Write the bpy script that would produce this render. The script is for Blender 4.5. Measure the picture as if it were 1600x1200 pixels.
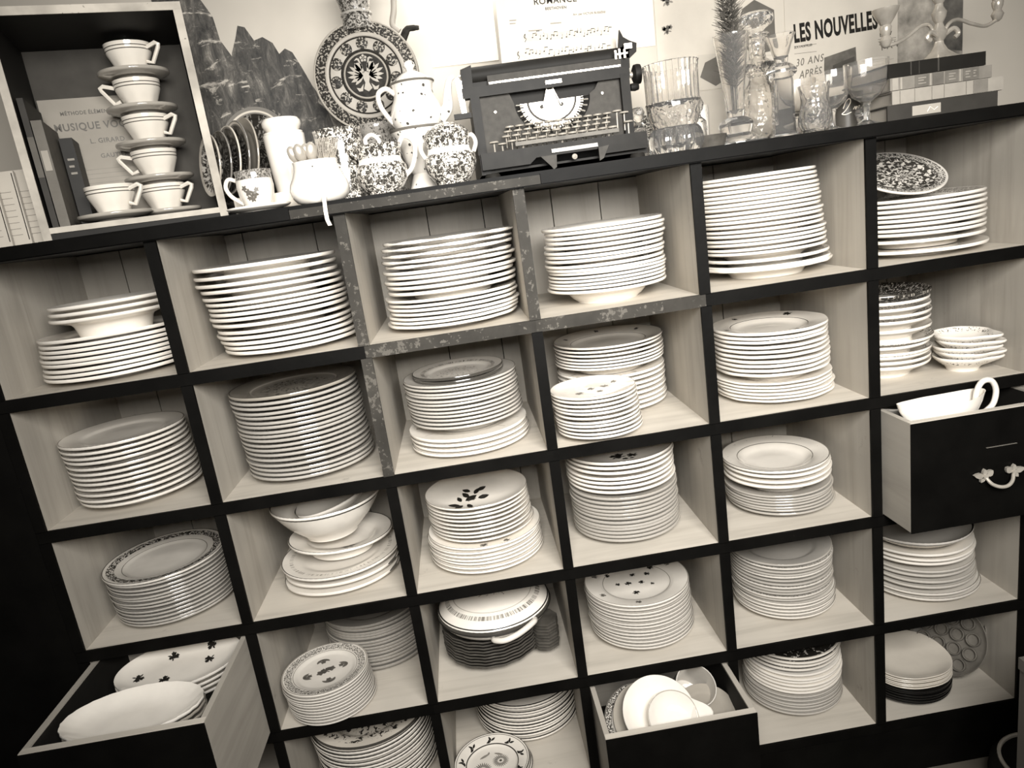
import bpy, math, random
from mathutils import Matrix, Vector
PI = math.pi
sin, cos = math.sin, math.cos
for o in list(bpy.data.objects): bpy.data.objects.remove(o, do_unlink=True)
scene = bpy.context.scene
COL = scene.collection

# ---------------------------------------------------------------- camera
cam_d = bpy.data.cameras.new('camera')
cam_d.sensor_width = 36.0
cam_d.lens = 1113.18 / 1600 * 36.0
cam_d.clip_start = 0.02
cam = bpy.data.objects.new('camera', cam_d)
COL.objects.link(cam)
cam.matrix_world = Matrix(((0.98676142, 0.15470873, -0.04865303, 0.88712),
                           (-0.08346168, 0.22720418, -0.97026409, -1.37061),
                           (-0.13905415, 0.96147983, 0.23710856, 1.42797),
                           (0, 0, 0, 1)))
scene.camera = cam

# ---------------------------------------------------------------- world, lights, exposure
world = bpy.data.worlds.new('room_ambience')
scene.world = world
world.use_nodes = True
world.node_tree.nodes['Background'].inputs[0].default_value = (1.0, 0.95, 0.87, 1)
world.node_tree.nodes['Background'].inputs[1].default_value = 0.045

def area(name, loc, target, size, size_y, power, colour=(1, 0.98, 0.945)):
    d = bpy.data.lights.new(name, 'AREA')
    d.shape = 'RECTANGLE'; d.size = size; d.size_y = size_y
    d.energy = power; d.color = colour
    o = bpy.data.objects.new(name, d); COL.objects.link(o)
    o.location = loc
    o.rotation_euler = (Vector(target) - Vector(loc)).to_track_quat('-Z', 'Y').to_euler()
    return o
key = area('shop_window_light', (1.18, -1.55, 1.82), (1.14, 0.2, 1.18), 1.10, 0.60, 27)
key.data.spread = math.radians(92)
area('wall_lamp_light', (0.98, 0.27, 2.06), (0.96, 0.42, 1.75), 0.16, 0.10, 1.25)
area('ceiling_lamp_light', (1.2, -0.1, 2.5), (1.10, 0.30, 1.5), 0.30, 0.30, 0.9)

vs = scene.view_settings
vs.view_transform = 'Standard'
vs.look = 'None'
vs.gamma = 1.0
vs.use_curve_mapping = False
vs.exposure = 0.35
scene.cycles.max_bounces = 12
scene.cycles.transmission_bounces = 12
scene.cycles.transparent_max_bounces = 12

# ---------------------------------------------------------------- materials (sepia toned greys)
def sep(g, k=1.0):
    return (g, g * (1 - 0.085 * k), g * (1 - 0.215 * k), 1)

class NT:
    """small helper to build node trees"""
    def __init__(s, name):
        s.m = bpy.data.materials.new(name); s.m.use_nodes = True
        s.t = s.m.node_tree; s.b = s.t.nodes['Principled BSDF']
    def n(s, typ, **kw):
        nd = s.t.nodes.new(typ)
        for k, v in kw.items(): setattr(nd, k, v)
        return nd
    def put(s, sock, v):
        if hasattr(v, 'links'): s.t.links.new(v, sock)
        elif isinstance(v, (tuple, list)) or not hasattr(sock, 'default_value'): sock.default_value = v
        else: sock.default_value = v
    def math(s, op, a, b=0.0, c=0.0):
        nd = s.n('ShaderNodeMath', operation=op)
        for i, v in enumerate((a, b, c)): s.put(nd.inputs[i], v)
        return nd.outputs[0]
    def mix(s, fac, a, b):
        nd = s.n('ShaderNodeMix', data_type='RGBA')
        s.put(nd.inputs[0], fac); s.put(nd.inputs[6], a); s.put(nd.inputs[7], b)
        return nd.outputs[2]
    def obj(s, scale=(1, 1, 1), rnd=0.0):
        tc = s.n('ShaderNodeTexCoord'); out = tc.outputs['Object']
        if rnd:
            oi = s.n('ShaderNodeObjectInfo')
            ad = s.n('ShaderNodeVectorMath', operation='ADD')
            ml = s.math('MULTIPLY', oi.outputs['Random'], rnd)
            s.t.links.new(out, ad.inputs[0]); s.t.links.new(ml, ad.inputs[1]); out = ad.outputs[0]
        if scale != (1, 1, 1):
            mp = s.n('ShaderNodeVectorMath', operation='MULTIPLY')
            s.t.links.new(out, mp.inputs[0]); mp.inputs[1].default_value = scale; out = mp.outputs[0]
        return out
    def noise(s, vec, scale, detail=4, rough=0.55, dist=0.0):
        nd = s.n('ShaderNodeTexNoise'); s.t.links.new(vec, nd.inputs['Vector'])
        nd.inputs['Scale'].default_value = scale; nd.inputs['Detail'].default_value = detail
        nd.inputs['Roughness'].default_value = rough; nd.inputs['Distortion'].default_value = dist
        return nd.outputs['Fac']
    def voro(s, vec, scale, feature='F1'):
        nd = s.n('ShaderNodeTexVoronoi', feature=feature); s.t.links.new(vec, nd.inputs['Vector'])
        nd.inputs['Scale'].default_value = scale
        return nd.outputs['Distance']
    def ramp(s, fac, stops):
        nd = s.n('ShaderNodeValToRGB'); s.t.links.new(fac, nd.inputs[0])
        e = nd.color_ramp.elements
        while len(e) < len(stops): e.new(0.5)
        for i, (p, c) in enumerate(stops): e[i].position = p; e[i].color = c
        return nd.outputs[0]
    def bump(s, h, strength=0.2, dist=0.002):
        nd = s.n('ShaderNodeBump'); nd.inputs['Strength'].default_value = strength
        nd.inputs['Distance'].default_value = dist
        s.t.links.new(h, nd.inputs['Height']); s.t.links.new(nd.outputs[0], s.b.inputs['Normal'])
    def set(s, color=None, rough=None, metal=None, trans=None, ior=None, spec=None, coat=None, alpha=None):
        for k, v in (('Base Color', color), ('Roughness', rough), ('Metallic', metal), ('Transmission Weight', trans),
                     ('IOR', ior), ('Specular IOR Level', spec), ('Coat Weight', coat), ('Alpha', alpha)):
            if v is not None: s.put(s.b.inputs[k], v)
        return s.m

def plain(name, g, rough=0.4, metal=0.0, vary=0.12, scale=30, spec=0.15, coat=0.0, k=1.0):
    t = NT(name)
    n = t.noise(t.obj(rnd=3.0), scale)
    c = t.ramp(n, [(0.3, sep(g * (1 - vary), k)), (0.7, sep(g * (1 + vary), k))])
    return t.set(color=c, rough=rough, metal=metal, spec=spec, coat=coat)

def wood(name, g, axis, contrast=0.22, rough=0.6):
    t = NT(name)
    sc = {'x': (1.6, 22, 22), 'y': (22, 1.6, 22), 'z': (22, 22, 1.6)}[axis]
    v = t.obj(sc, rnd=40)
    a = t.noise(v, 1.2, 6, 0.6, 0.6)
    b = t.noise(t.obj(rnd=7), 5.0, 3)
    stain = t.noise(t.obj(rnd=11), 14.0, 5, 0.7)
    c1 = t.ramp(a, [(0.28, sep(g * (1 - contrast), 1.05)), (0.5, sep(g)), (0.75, sep(g * (1 + contrast * .5), .95))])
    c2 = t.mix(t.ramp(b, [(0.35, (0.0, 0, 0, 1)), (0.75, (.45, .45, .45, 1))]), c1, sep(g * 0.72))
    c3 = t.mix(t.ramp(stain, [(0.66, (0, 0, 0, 1)), (0.74, (.6, .6, .6, 1))]), c2, sep(g * 0.55))
    t.bump(a, 0.25, 0.0015)
    return t.set(color=c3, rough=rough)

def paint(name, g, chip=0.67, wear_g=0.25, rough=0.38, scale=55):
    t = NT(name)
    v = t.obj(rnd=9)
    n = t.noise(v, scale, 6, 0.68)
    n2 = t.noise(v, 12, 4)
    f = t.math('GREATER_THAN', t.math('ADD', n, t.math('MULTIPLY', t.math('SUBTRACT', n2, 0.5), 0.4)), chip)
    c = t.mix(f, t.ramp(n2, [(0.3, sep(g * .7)), (0.7, sep(g * 1.4))]), sep(wear_g))
    t.bump(n, 0.3, 0.001)
    return t.set(color=c, rough=rough, spec=0.07)

def deco(name, g, rings=(), rough=0.12, spots=None, all_over=None, k=0.75, coat=0.3):
    """glazed ware; rings: (mid radius, half width, grey, pattern) in metres from the axis;
    pattern None or (angular scale, radial scale, threshold)"""
    t = NT(name)
    base = t.obj()
    xy = t.n('ShaderNodeSeparateXYZ'); t.t.links.new(base, xy.inputs[0])
    x, y, z = xy.outputs
    rad = t.math('SQRT', t.math('ADD', t.math('MULTIPLY', x, x), t.math('MULTIPLY', y, y)))
    ang = t.math('ARCTAN2', y, x)
    n = t.noise(t.obj(rnd=5), 18)
    c = t.ramp(n, [(0.3, sep(g * .94, k)), (0.7, sep(g * 1.04, k))])
    for mid, hw, dg, pat in rings:
        m = t.math('COMPARE', rad, mid, hw)
        if pat:
            cv = t.n('ShaderNodeCombineXYZ')
            t.t.links.new(t.math('MULTIPLY', ang, pat[0]), cv.inputs[0])
            t.t.links.new(t.math('MULTIPLY', rad, pat[1]), cv.inputs[1])
            nn = t.noise(cv.outputs[0], 1.0, 3, 0.6, 0.8)
            m = t.math('MULTIPLY', m, t.math('GREATER_THAN', nn, pat[2]))
        c = t.mix(m, c, sep(dg))
    if spots:   # scattered small sprigs: (scale, size, grey)
        d = t.voro(t.obj(), spots[0])
        w = t.noise(t.obj(), spots[0] * 6, 2)
        c = t.mix(t.math('LESS_THAN', t.math('ADD', d, t.math('MULTIPLY', w, 0.16)), spots[1]), c, sep(spots[2]))
    if all_over:   # transfer print: (scale, threshold, grey, z limits of a plain band)
        nn = t.noise(t.obj(), all_over[0], 6, 0.72, 1.2)
        m = t.math('GREATER_THAN', nn, all_over[1])
        for lo, hi in all_over[3]:
            m = t.math('MULTIPLY', m, t.math('SUBTRACT', 1.0, t.math('COMPARE', z, (lo + hi) / 2, (hi - lo) / 2)))
        c = t.mix(m, c, sep(all_over[2]))
    return t.set(color=c, rough=rough, coat=coat)

def glass(name, g=0.98, rough=0.02, bump=0.0, scale=60):
    t = NT(name)
    if bump: t.bump(t.voro(t.obj(), scale), bump, 0.004)
    return t.set(color=sep(g, .25), rough=rough, trans=0.96, ior=1.40)

M = {}
M['wall'] = plain('wall_plaster', 0.45, 0.85, vary=0.03, scale=6)
M['tile'] = plain('floor_tile', 0.13, 0.5, vary=0.25, scale=9, k=1.3)
M['grout'] = plain('tile_grout', 0.26, 0.9)
M['wood_x'] = wood('pale_wood_lit_along', 0.52, 'x')  # shelves lightened: light on the cubby floors put into the wood colour
M['wood_z'] = wood('pale_wood_shaded_upright', 0.38, 'z')  # darker than the shelves: shade on the uprights put into the colour
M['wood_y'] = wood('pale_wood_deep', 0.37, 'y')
M['back'] = wood('pale_wood_shaded_back', 0.33, 'z', 0.15)  # darkest of these woods, with the shade at the cubby backs painted in
M['black'] = paint('black_paint', 0.003, 0.80, 0.16, 0.5)
M['worn'] = paint('worn_black_paint', 0.03, 0.60, 0.085, 0.55, 90)
M['inside'] = plain('dark_inside', 0.012, 0.6)
M['white'] = deco('white_porcelain', 0.76)
M['cream'] = deco('cream_porcelain', 0.66, k=1)
M['taupe'] = deco('taupe_glazed', 0.30, rough=0.10, k=1.1)
M['blackware'] = deco('black_glazed', 0.008, rough=0.12)
M['darkware'] = plain('brown_stoneware', 0.06, 0.3, vary=0.3, scale=40, coat=0.2)
M['greyware'] = plain('grey_stoneware', 0.15, 0.32, vary=0.2, coat=0.2)
M['ink'] = plain('dark_print', 0.015, 0.35)
M['midink'] = plain('mid_print', 0.11, 0.35)
M['paleink'] = plain('faded_print', 0.22, 0.5)
M['whiteink'] = plain('white_script', 0.75, 0.5)
M['paper'] = plain('aged_paper', 0.47, 0.8, vary=0.05, scale=12)
M['oldpaper'] = plain('browned_paper', 0.30, 0.8, vary=0.1, scale=9)
M['newsprint'] = plain('newsprint', 0.46, 0.85, vary=0.06, scale=10)
M['silver'] = plain('tarnished_silver', 0.40, 0.25, metal=0.45, vary=0.2, spec=0.4)
M['chrome'] = plain('nickel', 0.42, 0.3, metal=0.45, vary=0.15, spec=0.3)
M['brass'] = plain('pale_brass', 0.42, 0.35, metal=0.3, vary=0.2)
M['enamel'] = plain('black_enamel', 0.012, 0.35, vary=0.3, spec=0.05)
M['panel'] = plain('dark_crackle_enamel', 0.04, 0.55, vary=0.2, scale=80, spec=0.12)
M['rubber'] = plain('black_rubber', 0.012, 0.6)
M['glass'] = glass('clear_glass')
M['cutglass'] = glass('cut_glass', bump=0.55, scale=95)
M['etched'] = glass('etched_glass', 0.95, 0.12)
M['cloth'] = plain('white_ribbon', 0.75, 0.8)
M['edge_w'] = paint('off_white_paint', 0.36, 0.70, 0.12, 0.6)

# ---------------------------------------------------------------- mesh helpers
class MB:
    def __init__(s): s.v = []; s.f = []
    def add(s, vs, fs):
        k = len(s.v); s.v += [tuple(p) for p in vs]; s.f += [tuple(i + k for i in q) for q in fs]; return s
    def box(s, x0, x1, y0, y1, z0, z1):
        return s.add([(x0, y0, z0), (x1, y0, z0), (x1, y1, z0), (x0, y1, z0), (x0, y0, z1), (x1, y0, z1), (x1, y1, z1), (x0, y1, z1)],
                     [(0, 3, 2, 1), (4, 5, 6, 7), (0, 1, 5, 4), (1, 2, 6, 5), (2, 3, 7, 6), (3, 0, 4, 7)])
    def lathe(s, prof, seg=48, rad=None, c=(0, 0, 0), axis='z', closed=False):
        """prof: (radius, height) list; rad(theta, r) scales the radius"""
        n = len(prof); vs = []
        for r, z in prof:
            for i in range(seg):
                a = 2 * PI * i / seg
                q = r * (rad(a, r) if rad else 1)
                p = (q * cos(a), q * sin(a), z)
                if axis == 'x': p = (z, p[0], p[1])
                if axis == 'y': p = (p[0], z, -p[1])
                vs.append((p[0] + c[0], p[1] + c[1], p[2] + c[2]))
        fs = [(j * seg + i, j * seg + (i + 1) % seg, (j + 1) * seg + (i + 1) % seg, (j + 1) * seg + i)
              for j in range(n - 1) for i in range(seg)]
        if closed: fs += [((n - 1) * seg + i, (n - 1) * seg + (i + 1) % seg, (i + 1) % seg, i) for i in range(seg)]
        else:
            if prof[0][0] > 1e-6: fs.append(tuple(reversed(range(seg))))
            if prof[-1][0] > 1e-6: fs.append(tuple((n - 1) * seg + i for i in range(seg)))
        return s.add(vs, fs)
    def tube(s, pts, r, seg=10, flat=1.0):
        pts = [Vector(p) for p in pts]; n = len(pts)
        rs = r if isinstance(r, (list, tuple)) else [r] * n
        vs = []; up = None
        for i, p in enumerate(pts):
            d = (pts[min(i + 1, n - 1)] - pts[max(i - 1, 0)]).normalized()
            if up is None:
                up = Vector((0, 0, 1)) if abs(d.z) < 0.9 else Vector((0, 1, 0))
            a = d.cross(up)
            if a.length < 1e-5: a = d.cross(Vector((1, 0, 0)))
            a.normalize(); b = a.cross(d).normalized(); up = b
            for k in range(seg):
                t = 2 * PI * k / seg
                vs.append(p + a * (rs[i] * cos(t)) + b * (rs[i] * flat * sin(t)))
        fs = [(j * seg + k, j * seg + (k + 1) % seg, (j + 1) * seg + (k + 1) % seg, (j + 1) * seg + k)
              for j in range(n - 1) for k in range(seg)]
        fs += [tuple(reversed(range(seg))), tuple((n - 1) * seg + k for k in range(seg))]
        return s.add(vs, fs)
    def prism(s, poly, y0, y1):
        """poly of (x, z), extruded along y"""
        n = len(poly)
        vs = [(x, y0, z) for x, z in poly] + [(x, y1, z) for x, z in poly]
        fs = [tuple(range(n)), tuple(reversed(range(n, 2 * n)))] + [(i, n + i, n + (i + 1) % n, (i + 1) % n) for i in range(n)]
        return s.add(vs, fs)
    def slab(s, poly, z0, z1):
        n = len(poly)
        vs = [(x, y, z0) for x, y in poly] + [(x, y, z1) for x, y in poly]
        fs = [tuple(reversed(range(n))), tuple(range(n, 2 * n))] + [(i, (i + 1) % n, n + (i + 1) % n, n + i) for i in range(n)]
        return s.add(vs, fs)
    def move(s, mat):
        s.v = [tuple(mat @ Vector(p)) for p in s.v]; return s
    def mesh(s, name, smooth=True, angle=40):
        me = bpy.data.meshes.new(name); me.from_pydata(s.v, [], s.f); me.validate(); me.update()
        if smooth:
            for p in me.polygons: p.use_smooth = True
            me.set_sharp_from_angle(angle=math.radians(angle))
        return me

def curve(pts, n=8):
    """Catmull-Rom through the points"""
    P = [Vector(p) for p in pts]; P = [P[0] * 2 - P[1]] + P + [P[-1] * 2 - P[-2]]; out = []
    for i in range(1, len(P) - 2):
        for k in range(n):
            t = k / n
            out.append(0.5 * (2 * P[i] + (P[i + 1] - P[i - 1]) * t + (2 * P[i - 1] - 5 * P[i] + 4 * P[i + 1] - P[i + 2]) * t * t
                              + (3 * P[i] - P[i - 1] - 3 * P[i + 1] + P[i + 2]) * t ** 3))
    out.append(P[-2]); return out

def link(name, me, m, parent=None, loc=(0, 0, 0), rot=(0, 0, 0), scale=(1, 1, 1)):
    o = bpy.data.objects.new(name, me); COL.objects.link(o)
    if m is not None and me is not None and len(me.materials) == 0: me.materials.append(m)
    elif m is not None and me is not None and me.materials[0] is not m:
        o.material_slots[0].link = 'OBJECT'; o.material_slots[0].material = m
    o.location = loc; o.rotation_euler = rot; o.scale = scale
    if parent is not None: o.parent = parent
    return o
def part(name, mb, m, parent, loc=(0, 0, 0), rot=(0, 0, 0), smooth=True, angle=40):
    return link(name, mb.mesh(name, smooth, angle), m, parent, loc, rot)
def tag(o, label, cat, group=None):
    o['label'] = label; o['category'] = cat
    if group: o['group'] = group
    return o
def thing(name, label, cat, loc=(0, 0, 0), rot=(0, 0, 0), group=None):
    o = bpy.data.objects.new(name, None); COL.objects.link(o)
    o.location = loc; o.rotation_euler = rot; o.empty_display_size = 0.05
    return tag(o, label, cat, group)
def solo(name, mb, m, label, cat, loc=(0, 0, 0), rot=(0, 0, 0), group=None, smooth=True, angle=40):
    return tag(link(name, mb.mesh(name, smooth, angle), m, None, loc, rot), label, cat, group)
def struct(name, mb, m):
    o = link(name, mb.mesh(name, False), m); o['kind'] = 'structure'; return o
def text_mesh(s, size, depth=0.0004, bold=0.0, sx=1.0, shear=0.0, align='LEFT', spacing=1.0):
    cu = bpy.data.curves.new('t', 'FONT'); cu.body = s; cu.size = size; cu.extrude = depth; cu.offset = bold
    cu.shear = shear; cu.align_x = align; cu.resolution_u = 3; cu.space_character = spacing
    o = bpy.data.objects.new('t', cu); COL.objects.link(o)
    me = bpy.data.meshes.new_from_object(o.evaluated_get(bpy.context.evaluated_depsgraph_get()))
    bpy.data.objects.remove(o, do_unlink=True); bpy.data.curves.remove(cu)
    for v in me.vertices: v.co.x *= sx
    return me
def lettering(s, size, m, parent, loc, rot=(PI / 2, 0, 0), **kw):
    return link('lettering', text_mesh(s, size, **kw), m, parent, loc, rot)
rnd = random.Random(7)
# ================================================================ the setting
struct('wall_back', MB().box(-1.6, 3.6, 0.445, 0.52, 0, 2.9), M['wall'])
fl = struct('floor', MB().box(-1.6, 3.6, -3.2, 0.52, -0.06, -0.006), M['grout'])
tme = MB().box(-0.146, 0.146, -0.146, 0.146, -0.006, 0.0).mesh('tile', False)
for i in range(-2, 11):
    for j in range(-7, 2):
        link('tile', tme, M['tile'], fl, (0.12 + i * 0.3, -0.02 + j * 0.3, 0))

# ================================================================ the cabinet of cubbies
ROW = [1.46, 1.2009, 0.9325, 0.6630, 0.3968, 0.1330]
CX = [-0.0022, 0.3410, 0.6846, 1.0185, 1.3574, 1.6997, 2.0410]
DEP = 0.40; TV = 0.010; TH = 0.0115
TOP = 1.487
cab = thing('cubby_cabinet', 'wide black-edged wooden cabinet of open cubbyholes full of stacked crockery', 'cabinet')
part('top_board', MB().box(-0.05, 2.09, -0.016, 0.44, 1.462, TOP), M['black'], cab, smooth=False)
part('moulding', MB().box(-0.05, 0.60, -0.021, -0.016, 1.464, 1.483), M['black'], cab, smooth=False)
part('moulding', MB().box(0.601, 1.06, -0.021, -0.016, 1.464, 1.480), M['worn'], cab, smooth=False)
part('moulding', MB().box(1.061, 2.09, -0.021, -0.016, 1.464, 1.482), M['black'], cab, smooth=False)
for c, x in enumerate(CX):
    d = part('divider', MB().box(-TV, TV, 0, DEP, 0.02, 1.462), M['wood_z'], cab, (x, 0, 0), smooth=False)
    for r in range(5):
        worn = (c in (2, 3) and r == 0) or (c == 2 and r == 1)
        z0 = ROW[r + 1] + TH; z1 = ROW[r] - (TH if r else -0.002)
        part('painted_edge', MB().box(-TV - .0008, TV + .0008, -0.005, 0.0008, z0, z1), M['worn' if worn else 'black'], d, smooth=False)
for r in range(1, 6):
    for c in range(6):
        x0, x1 = CX[c] + TV, CX[c + 1] - TV
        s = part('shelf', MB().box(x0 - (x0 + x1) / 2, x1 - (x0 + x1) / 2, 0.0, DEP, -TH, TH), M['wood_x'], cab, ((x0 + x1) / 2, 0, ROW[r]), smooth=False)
        worn = (r == 1 and c in (2, 3))
        w = (CX[c + 1] - CX[c]) / 2
        part('painted_edge', MB().box(-w - (.013 if c == 0 else 0), w + (.013 if c == 5 else 0), -0.005, 0.0008, -TH - .0008, TH + .0008), M['worn' if worn else 'black'], s, smooth=False)
bx = CX[0] - TV
k = 0
while bx < CX[6] + TV - 0.01:
    w = min((0.118, 0.152, 0.135, 0.168)[k % 4], CX[6] + TV - bx)
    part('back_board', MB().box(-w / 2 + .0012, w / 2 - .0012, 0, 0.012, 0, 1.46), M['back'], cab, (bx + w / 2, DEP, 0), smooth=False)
    bx += w; k += 1
part('backing', MB().box(CX[0], CX[6], DEP + .012, DEP + .018, 0, 1.46), M['inside'], cab, smooth=False)
part('plinth', MB().box(-0.02, 2.053, -0.006, 0.012, 0.0, ROW[5] - TH), M['black'], cab, smooth=False)
part('added_dark_board', MB().box(-0.46, CX[0] - TV, -0.006, 0.40, 0.0, 1.462), M['black'], cab, smooth=False)  # added black board, stands in for the darkness left of the cubbies

# ================================================================ crockery
def plate_prof(r, H, s, t=0.0066, foot=0.58, kind='flat'):
    h = H - s; t = min(t, s * 0.66)
    if kind == 'flat':
        top = [(0, s), (.35, s), (.60, s + .02 * h), (.655, s + .16 * h), (.69, s + .38 * h), (.74, s + .52 * h), (.87, s + .78 * h), (.975, s + .97 * h), (1, H)]
    elif kind == 'soup':
        top = [(0, s), (.35, s), (.52, s + .03 * h), (.60, s + .22 * h), (.655, s + .52 * h), (.70, s + .70 * h), (.85, s + .86 * h), (.975, s + .98 * h), (1, H)]
    elif kind == 'coupe':
        top = [(0, s), (.4, s), (.58, s + .04 * h), (.72, s + .2 * h), (.83, s + .43 * h), (.92, s + .72 * h), (.98, s + .95 * h), (1, H)]
    else:  # bowl
        top = [(0, s), (.3, s + .01 * h), (.48, s + .08 * h), (.64, s + .24 * h), (.78, s + .47 * h), (.89, s + .72 * h), (.96, s + .9 * h), (1, H)]
    up = [(q * r, z) for q, z in top]
    rim = [(r + .0009, H - t * .3), (r + .0007, H - t * .7)]
    fr = foot * r
    low = [(q * r - (.0006 if q == 1 else 0), z - t) for q, z in reversed(top) if q * r > fr + .006]
    ft = [(fr + .004, s - t + .0002), (fr + .0025, 0), (fr - .0015, 0), (fr - .003, s - t), (0, s - t)]
    return up + rim + low + ft, top
PM = {}
def plate_mesh(r, H, s, kind='flat', foot=0.58, lobes=0, amp=0.0, t=0.0066, seg=64, sq=0.0, name='plate', ox=1.0, oy=1.0, spout=0.0):
    key = (r, H, s, kind, foot, lobes, amp, t, sq, ox, oy, spout)
    if key in PM: return PM[key]
    prof, top = plate_prof(r, H, s, t, foot, kind)
    def rad(a, q):
        f = max(0.0, (q / r - .55) / .45)
        k = 1 + amp * cos(lobes * a) * f if lobes else 1.0
        if sq: k *= 1 + sq * f * (abs(sin(2 * a)) ** 1.5 - 0.4)
        if spout: k *= 1 + spout * f * max(0, cos(a)) ** 14
        return k
    mb = MB().lathe(prof, seg, rad)
    if ox != 1 or oy != 1: mb.v = [(x * ox, y * oy, z) for x, y, z in mb.v]
    PM[key] = mb.mesh(name, True, 50)
    return PM[key]
def surf(r, H, s, kind):
    top = plate_prof(r, H, s, kind=kind)[1]
    def z(q):
        q = q / r
        for (a, za), (b, zb) in zip(top, top[1:]):
            if q <= b: return za + (zb - za) * (q - a) / (b - a)
        return H
    return z

ORD = ['topmost', 'second', 'third', 'fourth', 'fifth', 'sixth', 'seventh', 'eighth', 'ninth', 'tenth', 'eleventh', 'twelfth', 'thirteenth',
       'fourteenth', 'fifteenth', 'sixteenth', 'seventeenth', 'eighteenth', 'nineteenth', 'twentieth', 'twenty-first', 'twenty-second', 'twenty-third']
CN = ['leftmost column', 'second column', 'third column', 'fourth column', 'fifth column', 'rightmost column']
RN = ['top row', 'second row', 'third row', 'fourth row', 'bottom row']

def G(n, look, r, H, s, mat, kind='flat', cat='plate', name='dinner_plate', top=None, alt=None, where=None, **kw):
    return dict(n=n, look=look, r=r, H=H, s=s, mat=mat, kind=kind, cat=cat, name=name, top=top, alt=alt, where=where, kw=kw)

def stack(c, r, groups, p0, p1, jit=0.0016, z=None):
    """groups from the bottom up, leaning from p0 (x, y) at the bottom to p1 at the top; returns the top plate of each group"""
    z = (ROW[r + 1] + TH) if z is None else z
    tot = sum(g['n'] for g in groups); k = 0; tops = []; tl = min(1.0, jit / .002)
    for g in groups:
        me = plate_mesh(g['r'], g['H'], g['s'], g['kind'], name=g['name'], **g['kw'])
        where = g['where'] or f"{CN[c]}, {RN[r]}"
        for i in range(g['n']):
            f = k / max(1, tot - 1)
            x = p0[0] + (p1[0] - p0[0]) * f + rnd.uniform(-jit, jit)
            y = p0[1] + (p1[1] - p0[1]) * f + rnd.uniform(-jit, jit)
            m = g['mat']
            if g['alt'] and (i % g['alt'][1]) == g['alt'][2]: m = g['alt'][0]
            if i == g['n'] - 1 and g['top']: m = g['top']
            o = link(g['name'], me, m, None, (x, y, z), (0, 0, (rnd.uniform(0, 6.28) if i < g['n'] - 1 and not g['kw'].get('sq') and not g['kw'].get('spout') and g['kw'].get('ox', 1) == 1 else rnd.uniform(-.03, .03))))
            j = g['n'] - 1 - i
            if g['n'] == 1: lab = f"single {g['look']}, {where}"
            elif j == g['n'] - 1: lab = f"lowest {g['look']} of its kind, {where}"
            else: lab = f"{ORD[j]} {g['look']} from top, {where}"
            tag(o, lab, g['cat'], f"{g['look']}s, {where}"[:80])
            o.rotation_euler[0] = rnd.uniform(-.006, .006) * tl; o.rotation_euler[1] = rnd.uniform(-.006, .006) * tl
            z += g['s'] * (1 + rnd.uniform(-.14, .14)); k += 1
        tops.append(o)
    return tops

# --- printed decoration laid on a plate's glaze
def leaf(x, y, a, L, W):
    pts = []
    for t, w in ((0, 0), (.2, .7), (.5, 1), (.8, .6), (1, 0)): pts.append((t * L, w * W / 2))
    pts += [(t * L, -w * W / 2) for t, w in ((.8, .6), (.5, 1), (.2, .7))]
    return [(x + px * cos(a) - py * sin(a), y + px * sin(a) + py * cos(a)) for px, py in pts]
def decal(plate, polys, m, zf, name='printed_motif', lift=0.0003):
    mb = MB()
    for poly in polys:
        n = len(poly); cx = sum(p[0] for p in poly) / n; cy = sum(p[1] for p in poly) / n
        zz = lambda p: zf(math.hypot(p[0], p[1])) + lift
        vs = [(p[0], p[1], zz(p)) for p in poly] + [(cx, cy, zz((cx, cy)))]
        mb.add(vs, [(i, (i + 1) % n, n) for i in range(n)])
    return part(name, mb, m, plate)
def blossom(x, y, s, n=5, a0=0.0):
    return [leaf(x, y, a0 + 2 * PI * i / n, s, s * .85) for i in range(n)]
def sprig(x, y, s, a=0.0):
    out = []
    for d, q, k in ((0, 0, .30), (.34, 1.0, .24), (.36, 2.5, .22), (.30, 4.3, .20)):
        out += blossom(x + s * d * cos(a + q), y + s * d * sin(a + q), s * k, 5, a + q)
    out += [leaf(x + s * .2 * cos(a + q), y + s * .2 * sin(a + q), a + q + .3, s * L, s * .17) for q, L in ((.2, .42), (1.8, .34), (3.4, .45), (5.3, .38))]
    return out

W, CR, TP = M['white'], M['cream'], M['taupe']
def rimmed(name, g, r, dark=0.05, w=0.0012, extra=()):
    return deco(name, g, [(r - w, w, dark, None)] + list(extra))

# column 1 ------------------------------------------------------------------
stack(0, 0, [G(9, 'broad white plate', .143, .018, .0096, W),
             G(3, 'white soup plate', .114, .042, .0124, W, 'soup', name='soup_plate')], (.158, .165), (.170, .16))
g1 = rimmed('cream_gilt_rim', .66, .122, .2)
stack(0, 1, [G(12, 'cream gilt-edged plate', .122, .022, .0117, g1, foot=.62)], (.135, .155), (.128, .152))
g2 = deco('garland_rim', .62, [(.125, .0010, .05, None), (.110, .008, .02, (18, 260, .47)), (.088, .0008, .2, None)])
g2b = rimmed('grey_edged', .38, .126, .1)
stack(0, 2, [G(13, 'grey-edged plate', .126, .020, .0084, g2b, top=g2, foot=.62)], (.150, .152), (.143, .149))
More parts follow.
